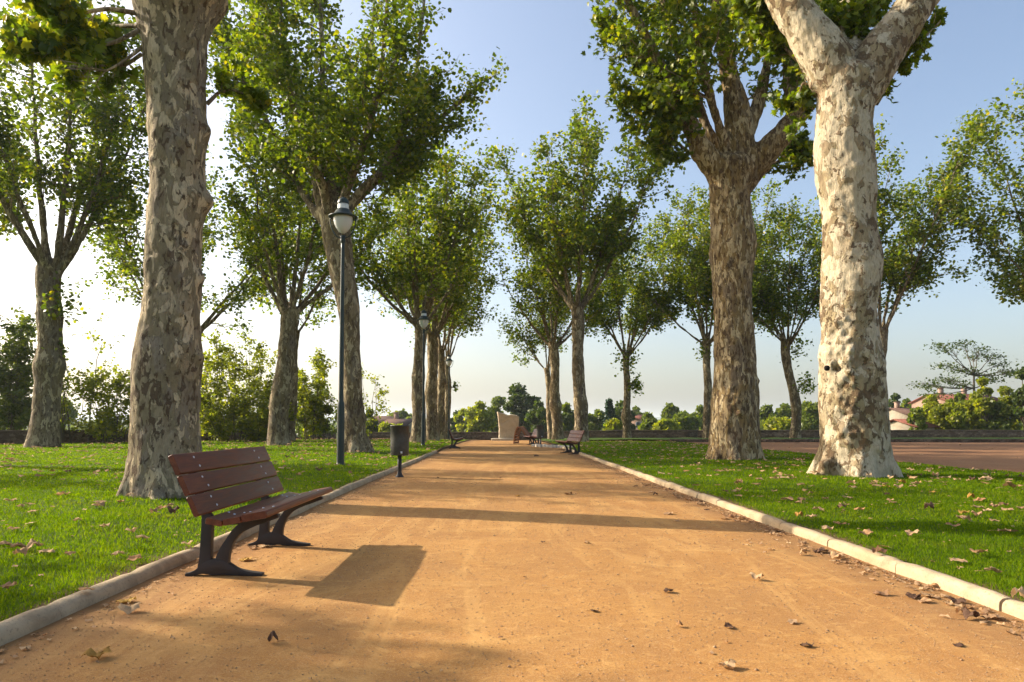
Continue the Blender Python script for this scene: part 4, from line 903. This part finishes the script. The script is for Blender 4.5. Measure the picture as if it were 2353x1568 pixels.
house(872, 958, 972, 125, 46, 9, "pale gabled house under a tiled roof left of the litter bin", RB, PL1, R(35), 0)
house(922, 965, 978, 105, 52, 8, "house with a long brown tiled roof directly behind the litter bin", RB, PL1, R(-8), 1)
house(1046, 963, 973, 150, 34, 8, "small house seen just right of the farthest lamp", RB, PL1, R(30), 0)
house(1462, 955, 964, 160, 40, 9, "pink house right of the slim trunk with the tuft", RT, PL2, R(10), 1)
house(2079, 940, 955, 112, 60, 9, "dark-roofed house with a white chimney right of the pale cream trunk", RB, PL1, 0, 1)
house(2080, 966, 981, 84, 50, 6, "low red-roofed building beyond the wall right of the pale cream trunk", RT, PL1, R(12), 0)
house(2195, 908, 925, 108, 116, 11, "large house with a red tiled roof rising behind the umbrella-shaped tree", RT, PL2, R(-5), 2, 4)

# ------------------------------------------------------------------ furniture
def strip2d(g, pts, wds, t, x):
    """bar in the local (d,z) plane, thickness t centred on y=x"""
    pts = np.array(pts, float); k = len(pts); tan = norm(np.gradient(pts, axis=0)); nn = np.stack([-tan[:, 1], tan[:, 0]], -1); w_ = np.array(wds)[:, None]/2
    # smooth resample
    A = pts+nn*w_; B = pts-nn*w_; V = []
    for i in range(k):
        for p in (A[i], B[i]):
            for s in (-1, 1): V.append((p[0], x+s*t/2, p[1]))
    F = []
    for i in range(k-1):
        a, b = i*4, i*4+4; F += [[a, b, b+1, a+1], [a+2, a+3, b+3, b+2], [a, a+2, b+2, b], [a+1, b+1, b+3, a+3]]
    F += [[0, 1, 3, 2], [(k-1)*4, (k-1)*4+2, (k-1)*4+3, (k-1)*4+1]]; g.add(V, F)
def curve2d(pts, n=24):
    pts = np.array(pts, float); t = np.linspace(0, len(pts)-1, n); out = []
    for q in t:
        i = min(int(q), len(pts)-2); f = q-i; p0 = pts[max(0, i-1)]; p1 = pts[i]; p2 = pts[i+1]; p3 = pts[min(len(pts)-1, i+2)]
        out.append(.5*((2*p1)+(-p0+p2)*f+(2*p0-5*p1+4*p2-p3)*f*f+(-p0+3*p1-3*p2+p3)*f**3))
    return np.array(out)
def make_bench():
    """faces local +X, length along Y, origin on the ground under the rear edge of the seat"""
    root = empty("park_bench")
    LEN = 1.80
    # slats: (centre d, centre z, width, thickness, pitch in d-z plane)
    tilt = math.atan2(.36, .165); bd = np.array([-math.cos(tilt), math.sin(tilt)]); b0 = np.array([-.055, .452])
    slats = [(*(b0+bd*(.068+k*.150)), .142, .038, math.atan2(bd[1], bd[0])) for k in range(3)]
    seat = [(.055, .412, .11, .042, R(-10)), (.172, .418, .116, .042, R(11)), (.318, .449, .172, .050, R(10)), ]
    for k, (d, z, wd, th, an) in enumerate(slats+seat):
        g = Geo(); ca, sa = math.cos(an), math.sin(an); prof = []
        r_ = .009 if k < 5 else .015
        for cx, cy, st in ((wd/2-r_, th/2-r_, 0), (-wd/2+r_, th/2-r_, 90), (-wd/2+r_, -th/2+r_, 180), (wd/2-r_, -th/2+r_, 270)):
            for q in (0, 30, 60, 90): prof.append((cx+r_*math.cos(R(st+q)), cy+r_*math.sin(R(st+q))))
        n = len(prof); V = []
        for yy, s in ((-LEN/2, .94), (-LEN/2+.006, 1), (LEN/2-.006, 1), (LEN/2, .94)): V += [(d+(a*ca-b*sa)*s, yy, z+(a*sa+b*ca)*s) for a, b in prof]
        i = np.arange(3)[:, None]*n; j = np.arange(n)[None]; F = np.stack([i+j, i+n+j, i+n+(j+1) % n, i+(j+1) % n], -1).reshape(-1, 4)
        V += [(d, -LEN/2, z), (d, LEN/2, z)]
        g.add(V, F, [[q, (q+1) % n, 4*n] for q in range(n)]+[[3*n+(q+1) % n, 3*n+q, 4*n+1] for q in range(n)])
        o = link("slat", g.mesh("slat"), WOOD, root)
        me = o.data; me.polygons.foreach_set("use_smooth", np.ones(len(me.polygons), dtype=bool))
        try: me.set_sharp_from_angle(angle=R(40))
        except Exception: pass
        for yy in (-.60, .60):                       # bolt heads, two per support
            for s, dy in ((-1, .018), (1, -.018)):
                off = wd*.24*s; b = Geo(); face = 1 if k >= 3 else -1     # front face of back slats looks to +X
                cx, cz = d+off*ca, z+off*sa; nx_, nz_ = (-sa*face, ca*face) if k >= 3 else (sa, -ca)
                prof2 = [(0.0005, .0045), (.006, .004), (.009, .001), (.009, -.003)]; b.lathe(prof2, 10); bo = link("bolt", b.mesh("bolt", True), STEEL, o)
                bo.location = (cx+nx_*(th/2+.001), yy+dy, cz+nz_*(th/2+.001)); bo.rotation_euler = (0, math.atan2(nx_, nz_), 0)
    for yy in (-.60, .60):                          # cast iron supports
        g = Geo()
        q = curve2d([(-.112, .06), (-.108, .25), (-.104, .39), (-.12, .44), (-.185, .62), (-.272, .85)], 26); strip2d(g, q, np.interp(np.linspace(0, 1, 26), [0, .1, .45, .6, 1], [.10, .074, .070, .05, .026]), .050, yy)
        q = curve2d([(.0, .09), (.028, .19), (.10, .305), (.19, .365), (.30, .398), (.39, .415)], 26); strip2d(g, q, np.interp(np.linspace(0, 1, 26), [0, .3, .6, .8, 1], [.10, .055, .07, .055, .022]), .047, yy)
        q = curve2d([(-.10, .38), (-.03, .378), (.06, .372), (.16, .380)], 14); strip2d(g, q, np.full(14, .034), .044, yy)
        q = curve2d([(-.245, .010), (-.185, .022), (-.12, .052), (-.05, .064), (.01, .060), (.09, .034), (.17, .020), (.285, .010)], 30); strip2d(g, q, np.interp(np.linspace(0, 1, 30), [0, .2, .4, .55, .75, 1], [.018, .04, .11, .105, .042, .018]), .053, yy)
        bevel(link("support", g.mesh("support"), IRON, root), .006, 2)
    return root
bench0 = make_bench()
bench0.location = (-1.935, 5.54, .0); bench0.rotation_euler = (0, 0, R(0))
tag(bench0, "nearest bench, dark brown slats on black iron supports by the left kerb", "bench", "park benches beside the path")
def place_bench(loc, rz, label):
    b = copy_tree(bench0); b.location = loc; b.rotation_euler = (0, 0, rz); tag(b, label, "bench", "park benches beside the path")
q = G(1050, 1030); place_bench((q[0]-.12, q[1], float(hz(0, q[1]))), R(4), "far bench on the left edge of the path facing right")
q = G(1306, 1043); place_bench((q[0]+.12, q[1], float(hz(0, q[1]))), R(180+9), "bench on the right edge of the path in front of a plane tree")
q = G(1219, 1023); place_bench((q[0]+.18, q[1], float(hz(0, q[1]))), R(189), "farthest bench on the right of the path between the stone and a bin")

# curved wooden lounger beside the standing stone
def lounger():
    q = G(1198, 1019.5); root = empty("wooden_lounger", (q[0]+.1, q[1], float(hz(0, q[1]))), R(-14)); tag(root, "curved orange wooden lounger beside the standing stone", "lounger")
    c = curve2d([(-.42, .0), (-.36, .55), (-.22, .93), (-.08, .95), (.12, .72), (.35, .42), (.6, .33)], 22); wm = mat_paint("orange_wood", (.27, .10, .035), .6)
    for yy in (-.6, .6): g = Geo(); strip2d(g, c, np.full(22, .07), .05, yy); link("side_rail", g.mesh("side_rail"), wm, root)
    g = Geo()
    for k in range(0, 21): 
        p = (c[k]+c[k+1])/2; t = c[k+1]-c[k]; an = -math.atan2(t[1], t[0]); Mx = np.array([[math.cos(an), 0, math.sin(an)], [0, 1, 0], [-math.sin(an), 0, math.cos(an)]]); g.box((p[0], 0, p[1]), (np.linalg.norm(t)*.8, 1.14, .025), Mx)
    link("slatted_seat", g.mesh("slatted_seat"), wm, root)
    g = Geo(); g.box((.5, -.5, .15), (.05, .05, .33)); g.box((.5, .5, .15), (.05, .05, .33)); link("leg", g.mesh("leg"), IRON, root)
lounger()

def make_lamp():
    root = empty("street_lamp")
    g = Geo(); g.lathe([(.0, .0), (.12, .0), (.12, .03), (.098, .05), (.092, .12), (.088, 1.45), (.082, 1.54), (.062, 1.60), (.060, 1.66), (.044, 5.35), (.044, 5.60), (.0, 5.60)], 28); link("pole", g.mesh("pole", True), GREEN, root)
    g = Geo(); g.lathe([(.044, 5.50), (.062, 5.52), (.062, 5.60), (.05, 5.63), (.075, 5.68), (.03, 5.70)], 24); link("collar", g.mesh("collar", True), GREEN, root)
    for a in (0, math.pi):       # cradle arms holding the hood
        g = Geo(); ca, sa = math.cos(a), math.sin(a); pr = curve2d([(.03, 5.62), (.16, 5.68), (.27, 5.85), (.315, 6.06), (.30, 6.16)], 16); g.tube(np.array([(x_*ca, x_*sa, z_) for x_, z_ in pr]), .016, 8); link("cradle_arm", g.mesh("cradle_arm", True), GREEN, root)
    g = Geo(); g.lathe([(.001, 5.735), (.05, 5.745), (.11, 5.80), (.17, 5.88), (.215, 5.98), (.238, 6.08), (.240, 6.15)], 32); link("globe", g.mesh("globe", True), GLOBE, root)
    g = Geo(); g.lathe([(.34, 6.135), (.36, 6.145), (.355, 6.165), (.29, 6.185), (.235, 6.22), (.19, 6.29), (.15, 6.345), (.14, 6.35), (.13, 6.34), (.22, 6.17), (.34, 6.135)], 36); link("hood", g.mesh("hood", True), GREEN, root)
    g = Geo(); g.lathe([(.135, 6.34), (.135, 6.475), (.0, 6.475)], 28); link("neck_band", g.mesh("neck_band", True), WHITEP, root)
    g = Geo(); g.lathe([(.0, 6.47), (.145, 6.476), (.145, 6.50), (.125, 6.57), (.085, 6.62), (.03, 6.64), (.02, 6.66), (.001, 6.665)], 28); link("cap", g.mesh("cap", True), GREEN, root)
    return root
lamp0 = make_lamp(); LG = "street lamps on the left lawn"
for k, (u, v, lb) in enumerate([(782, 1075, "nearest street lamp, dark green post with a pear-shaped white globe"), (972, 1026.5, "second street lamp in front of the line of plane trunks"), (1031, 1015, "farthest and smallest street lamp of the row")]):
    o = lamp0 if k == 0 else copy_tree(lamp0); Yl = (17.1, 34.0, 54.0)[k]; p = P(u, v, Yl); o.location = (p[0], Yl, float(hz(0, Yl))+.04); tag(o, lb, "street lamp", LG)

def make_bin():
    root = empty("litter_bin")
    g = Geo(); g.lathe([(.0, .445), (.178, .445), (.183, .455), (.185, .75), (.188, 1.02), (.195, 1.024), (.195, 1.045), (.184, 1.045), (.180, 1.02), (.178, .75), (.175, .48), (.0, .48)], 36); link("drum", g.mesh("drum", True), BINM, root)
    g = Geo(); g.lathe([(.0, .0), (.085, .0), (.085, .015), (.055, .05), (.045, .09), (.042, .16), (.042, .46), (.0, .46)], 20); g.box((.0, -.047, .3), (.022, .012, .36)); link("post", g.mesh("post", True), IRON, root)
    g = Geo(); g.box((.06, -.17, .50), (.035, .02, .05)); link("latch", g.mesh("latch"), STEEL, root)
    return root
bin0 = make_bin(); p = G(918, 1097); bin0.location = (p[0], p[1], 0); tag(bin0, "nearest litter bin, grey metal drum on a post by the left kerb", "litter bin", "litter bins by the path")
b = copy_tree(bin0); p = G(1242, 1027); b.location = (p[0], p[1], float(hz(0, p[1]))); tag(b, "dark litter bin beside the farthest bench on the right", "litter bin", "litter bins by the path")

def monument():
    Y = 57; cu = 1162; pxm = FPX/Y; z0 = float(hz(0, Y)); b = P(cu, 1015, Y); base = np.array([b[0], Y, z0])
    out = [(1146, 1012), (1147, 985), (1144, 962), (1142.5, 946), (1149, 949), (1158, 950), (1166, 954), (1176, 953), (1187, 955), (1193, 958), (1192, 975), (1189, 1000), (1187, 1014)]
    pts = [P(u, v, Y)-base for u, v in out]; n = len(pts); g = Geo(); V = []
    for dy, s in ((-.28, .94), (-.2, 1), (.2, 1), (.3, .93)):
        c = np.mean(pts, 0)
        for q in pts: e = c+(q-c)*s; V.append((e[0], dy, max(0, e[2])))
    for k in range(3):
        g.add(V[k*n:(k+2)*n], [[j, (j+1) % n, n+(j+1) % n, n+j] for j in range(n)])
    me = np_mesh("m", V, [np.array([[k*n+j, k*n+(j+1) % n, (k+1)*n+(j+1) % n, (k+1)*n+j] for k in range(3) for j in range(n)])])
    bm = bmesh.new(); bm.from_mesh(me); bm.verts.ensure_lookup_table(); bm.faces.new([bm.verts[j] for j in range(n)][::-1]); bm.faces.new([bm.verts[3*n+j] for j in range(n)]); bmesh.ops.recalc_face_normals(bm, faces=bm.faces); bm.to_mesh(me); bm.free()
    o = bpy.data.objects.new("tmp", me); COL.objects.link(o); m = o.modifiers.new("r", 'REMESH'); m.mode = 'VOXEL'; m.voxel_size = .045; m.use_smooth_shade = True
    me2 = bpy.data.meshes.new_from_object(o.evaluated_get(bpy.context.evaluated_depsgraph_get())); bpy.data.objects.remove(o); me2.name = "stone_slab"
    displace(me2, np.zeros(3), .035, 8, [((-.05+k*.13-.2, -.28, 1.55+k*.10-.15), .12, -.10) for k in range(4)])
    root = empty("standing_stone", tuple(base)); tag(root, "tall rough monument stone with a notched top at the end of the path", "monument")
    link("stone_slab", me2, MONU, root)
    g = Geo(); g.box((-.25, -.55, .09), (1.85, .75, .2)); bevel(link("plinth", g.mesh("plinth"), PALE, root), .03)
monument()
# row of pale edging stones near the far right bench
g = Geo(); rr = random.Random(4)
for k in range(11):
    u = 1226+k*8.5; p = G(u, 1026.5+k*.5); a = Geo(); th = rr.uniform(0, 3)
    g.box((p[0], p[1], float(hz(0, p[1]))+.05), (rr.uniform(.14, .22), rr.uniform(.15, .25), rr.uniform(.12, .18)), np.array([[math.cos(th), -math.sin(th), 0], [math.sin(th), math.cos(th), 0], [0, 0, 1]]))
bevel(tag(link("stone_edging", g.mesh("stone_edging"), PALE), kind="structure"), .03)

# ------------------------------------------------------------------ fallen leaves
def dry_leaf_mesh(seed, curl):
    r = np.random.default_rng(seed); ring = np.array(_o); ring = ring-[0, .35]; q_ = np.hypot(ring[:, 0], ring[:, 1])[:, None]; ring = ring/q_*(.42*q_+.58*.5); n = len(ring)
    det = [];                                   # refine outline with mid points
    for i in range(n): a, b = ring[i], ring[(i+1) % n]; det += [a, (a+b)/2+r.normal(0, .02, 2)]
    ring = np.array(det); n = len(ring); V = [(0, 0, 0)]
    for s in (.4, .75, 1.0): V += [(x*s, y*s, 0) for x, y in ring]
    V = np.array(V, float); V[:, :2] += r.normal(0, .015, (len(V), 2)); rr_ = np.hypot(V[:, 0], V[:, 1]); ax = r.uniform(0, 3.14); d = V[:, 0]*math.cos(ax)+V[:, 1]*math.sin(ax); d2 = -V[:, 0]*math.sin(ax)+V[:, 1]*math.cos(ax)
    V[:, 2] = .33*curl*(1.1*d**2+.5*np.abs(d2)**1.5)+.07*curl*np.sin(d*9+seed)+.10*curl*np.cos(d2*8)+r.normal(0, .04, len(V)); V[:, 0] *= 1-.28*curl*np.abs(d); V[:, 1] *= 1-.28*curl*np.abs(d)
    if seed % 2: V[:, 2] = -V[:, 2]
    V[:, 2] -= V[:, 2].min(); F3 = [[0, 1+i, 1+(i+1) % n] for i in range(n)]; F4 = []
    for k in range(2): F4 += [[1+k*n+i, 1+(k+1)*n+i, 1+(k+1)*n+(i+1) % n, 1+k*n+(i+1) % n] for i in range(n)]
    g = Geo(); g.add(V, F4, F3); st = np.array([[0, -.3, V[:, 2].min()+.02], [.03, -.6, .05], [.0, -.9, .0]]); g.tube(st, [.012, .01, .014], 4)
    return g.mesh("fallen_leaf", True)
DM = {}
for mname, mt in (("d", DRY), ("y", DRYY), ("k", DRYD)):
    for s in range(6):
        me = dry_leaf_mesh(s, (.6, .9, 1.25, .4, .8, 1.5)[s]); me.materials.append(mt); DM[mname, s] = me
NLEAF = 0
def ground_z(x, y):
    if x < PXL-.02 or x > PXR+.02:
        if x > lex(y): return .035+float(hz(x, y))
        if (PXL-.15 < x < PXL) or (PXR < x < PXR+.15): return .09+float(hz(x, y))
        return float(lawn_z(np.array([x]), y)[0])+float(hz(x, y))+.03*noise.noise(Vector((x*.9, y*.9, 0)))+.03
    return float(hz(x, y))+.012*noise.noise(Vector((x*.9, y*.9, 0)))+.002
def put_leaf(x, y, size, label, group, mk="d", sd=None, rng_=random.Random(3)):
    global NLEAF
    o = bpy.data.objects.new("fallen_leaf", DM[mk, rng_.randrange(6) if sd is None else sd]); COL.objects.link(o); o.location = (x, y, ground_z(x, y)); s = size*rng_.uniform(.62, 1.08)
    o.scale = (s, s*rng_.uniform(.8, 1.1), s*rng_.uniform(.6, 1.15)); o.rotation_euler = (rng_.uniform(-.16, .16), rng_.uniform(-.16, .16), rng_.uniform(0, 6.28)); tag(o, label, "leaf", group); NLEAF += 1
LL, LR, LP_, LK = "dry fallen leaf lying on the left lawn", "dry fallen leaf lying on the right lawn", "dry fallen leaf lying on the sandy path", "dry curled leaf lying against the right kerb"
# named ones
for (u, v, s, lb, mk) in [(222, 1518, .13, "yellow brown curled leaf alone on the path at the lower left", "y"), (290, 1385, .15, "orange folded leaf leaning on the left kerb near the corner", "y"), (300, 1408, .12, "pale crumpled leaf on the sand under the folded orange leaf", "d"), (198, 1392, .12, "withered tan leaf lying on top of the left kerb", "d"),
     (1536, 1362, .07, "small dark curled seed-like leaf standing on the middle of the path", "k"), (1536, 1182, .13, "large brown leaf flat on the path near the right kerb", "d"), (1738, 1332, .12, "pale broad leaf on the sand in front of the right kerb", "d"), (1676, 1444, .08, "small dark leaf on the path at the lower right", "k"), (1674, 1538, .09, "brown leaf on the path at the bottom edge", "d"),
     (395, 1205, .14, "upright crumpled brown leaf on the grass left of the near bench", "k"), (628, 1478, .07, "thin dark twig-like leaf standing on the path below the bench shadow", "k"), (565, 1290, .12, "yellow leaf under the near bench seat", "y"), (1190, 1142, .10, "yellow leaf on the middle of the path", "y"), (1305, 1137, .15, "crumpled tan leaf on the path centre beyond the shadow band", "d"),
     (2265, 1122, .22, "large pale yellow leaf on the right lawn near the gravel", "d"), (2320, 1140, .24, "big tan leaf near the right edge of the lawn", "d"), (2150, 1113, .18, "tan folded leaf on the grass right of the pale trunk", "d"), (2315, 1248, .17, "rolled brown leaf on the right lawn beyond the shade band", "d"), (1232, 1050, .25, "green brown leafy twig lying across the far path", "k"), (500, 1318, .13, "pale leaf by the foot of the near bench support", "d"), (580, 1262, .12, "tan leaf heap piece between the bench feet", "d"), (610, 1258, .11, "crumpled leaf under the far support of the near bench", "d")]:
    p = G(u, v); put_leaf(p[0], p[1], s, lb, "prominent fallen leaves", mk)
rl = random.Random(12)
pts_l = [(48, 1177), (30, 1230), (70, 1216), (178, 1213), (240, 1224), (10, 1262), (40, 1270), (80, 1273), (160, 1284), (105, 1281), (300, 1230), (325, 1240), (20, 1360), (375, 1180), (455, 1180), (230, 1165), (270, 1282), (310, 1293), (150, 1150), (45, 1290), (430, 1262), (465, 1275)]
for u, v in pts_l: p = G(u, v, .06); put_leaf(p[0], p[1], .13, LL, LL)
pts_r = [(1700, 1118), (1745, 1109), (1802, 1150), (1880, 1178), (1945, 1153), (1975, 1180), (2065, 1135), (2110, 1120), (2190, 1222), (2270, 1190), (2285, 1207), (1812, 1153), (1690, 1135), (1650, 1120), (1600, 1118), (2250, 1160), (2130, 1177), (2100, 1240), (2030, 1260), (2200, 1290), (2250, 1278), (1990, 1235), (2020, 1280), (2150, 1330), (2280, 1320), (2340, 1390), (1900, 1225), (1930, 1212), (1850, 1135), (1780, 1135)]
for u, v in pts_r: p = G(u, v, .06); put_leaf(p[0], p[1], .135, LR, LR)
for k in range(95):
    v = 1030+170*rl.random()**1.6; u = rl.uniform(0, 1000-(v-1042)*2.3); p = G(u, v, .06)
    if p[0] < PXL-.25 and p[1] < 34: put_leaf(p[0], p[1], .14, LL, LL, rl.choice("dddddky"))
for k in range(75):
    v = 1040+170*rl.random()**1.2; u = rl.uniform(1340+(v-1043)*2.75, 2353); p = G(u, v, .06)
    if PXR+.3 < p[0] < lex(p[1])-.1: put_leaf(p[0], p[1], .13, LR, LR, rl.choice("dddddky"))
for k in range(14):
    v = 1060+480*rl.random()**1.3; u = rl.uniform(700-(v-1200)*1.6, 1500+(v-1100)*2.2); p = G(u, v)
    if PXL+.1 < p[0] < PXR-.1: put_leaf(p[0], p[1], .06, LP_, LP_, rl.choice("ddk"))
for k in range(62):
    y = 3.4+rl.random()**1.3*10; put_leaf(PXR-.04-abs(rl.gauss(0, .20)), y, rl.uniform(.06, .13), LK, LK, rl.choice("dddk"))
# the countless rest: crumbs, flakes of bark, distant specks
def litter():
    r = np.random.default_rng(31); g = Geo(); bases = [dry_leaf_mesh(s, 1.3) for s in range(2)]
    tv = []
    for X, Y, s in [*[(PXR-.02-abs(r.normal(0, .10+.16*noise.noise(Vector((q_*.9, 1, 5)))**2*6)), q_, r.uniform(.012, .045)) for q_ in r.uniform(2.8, 34, 3600)], *[(PXL+.03+abs(r.normal(0, .12)), r.uniform(2.6, 26), r.uniform(.012, .04)) for _ in range(700)],
                    *[(r.uniform(PXL, PXR), 2.3+r.uniform(0, 1)**1.5*30, r.uniform(.008, .028)) for _ in range(700)],
                    *[(r.uniform(-20, PXL-.3), r.uniform(3, 12), r.uniform(.015, .05)) for _ in range(600)], *[(r.uniform(-26, PXL-.3), r.uniform(12, 60), r.uniform(.07, .17)) for _ in range(2300)], *[(r.uniform(PXR+.3, 10), r.uniform(10, 42), r.uniform(.06, .15)) for _ in range(800)],
                    *[(r.uniform(PXR+.3, 8), r.uniform(3, 10), r.uniform(.015, .04)) for _ in range(320)], *[(r.uniform(11, 34), r.uniform(14, 42), r.uniform(.05, .12)) for _ in range(90)]]:
        if X < -17 and Y > 40: continue
        tv.append((X, Y, ground_z(X, Y)+(.004 if Y < 9 or PXL < X < PXR else .02), s))
    tv = np.array(tv); n = len(tv); a = r.uniform(0, 6.28, n); e = r.uniform(.35, 1, n); t6 = np.array([[-.5, -.2, 0], [0, -.5, .22], [.5, -.1, .05], [.35, .4, .3], [-.1, .55, .02], [-.5, .25, .28], [0, 0, .16]])
    V = np.empty((n, 7, 3)); ca, sa = np.cos(a)[:, None], np.sin(a)[:, None]; s = tv[:, 3:4]; jit = r.normal(0, .1, (n, 7, 3)); q = t6[None]+jit
    V[..., 0] = tv[:, 0:1]+s*(q[..., 0]*ca-q[..., 1]*e[:, None]*sa); V[..., 1] = tv[:, 1:2]+s*(q[..., 0]*sa+q[..., 1]*e[:, None]*ca); V[..., 2] = tv[:, 2:3]+s*np.maximum(q[..., 2], 0)
    b = (np.arange(n)*7)[:, None]; F = np.concatenate([b+np.array([[6, j, (j+1) % 6]]) for j in range(6)])
    tag(link("leaf_litter", np_mesh("leaf_litter", V.reshape(-1, 3), [F]), DRY), "crumbled dry leaf litter and bark flakes", "leaf litter", kind="stuff")
    # grit: tiny stones on the sand
    n = 15000; Y = 2.2*(14/2.2)**r.uniform(0, 1, n); X = r.uniform(PXL+.02, PXR-.02, n); s = r.uniform(.0012, .0042, n)*(1+Y*.10)*np.where(r.uniform(0, 1, n) < .015, 1.8, 1)
    oc = np.array([[1, 0, 0], [-1, 0, 0], [0, 1, 0], [0, -1, 0], [0, 0, .8], [0, 0, -.5]]); Z = np.array([.012*noise.noise(Vector((a_*.9, b_*.9, 0))) for a_, b_ in zip(X, Y)])
    V = np.stack([X, Y, Z+s*.2], -1)[:, None]+s[:, None, None]*(oc[None]*r.uniform(.6, 1.3, (n, 6, 1))); b = (np.arange(n)*6)[:, None]
    F = np.concatenate([b+np.array([t]) for t in ([0, 2, 4], [2, 1, 4], [1, 3, 4], [3, 0, 4], [2, 0, 5], [1, 2, 5], [3, 1, 5], [0, 3, 5])])
    tag(link("grit", np_mesh("grit", V.reshape(-1, 3), [F]), GRIT), "fine grit on the sandy path", "grit", kind="stuff")
litter()
print("fallen leaves", NLEAF)

# ------------------------------------------------------------------ haze
HAZE = True
if HAZE:
    g = Geo(); g.box((0, 1400, 40), (12600, 16000, 110)); hm = bpy.data.materials.new("haze"); hm.use_nodes = True; t = hm.node_tree; t.nodes.remove(t.nodes["Principled BSDF"])
    pv = t.nodes.new("ShaderNodeVolumePrincipled"); pv.inputs["Color"].default_value = (.86, .92, 1, 1); pv.inputs["Density"].default_value = .00022; pv.inputs["Anisotropy"].default_value = .3
    t.links.new(pv.outputs[0], t.nodes["Material Output"].inputs["Volume"]); tag(link("haze", g.mesh("haze"), hm), kind="stuff")
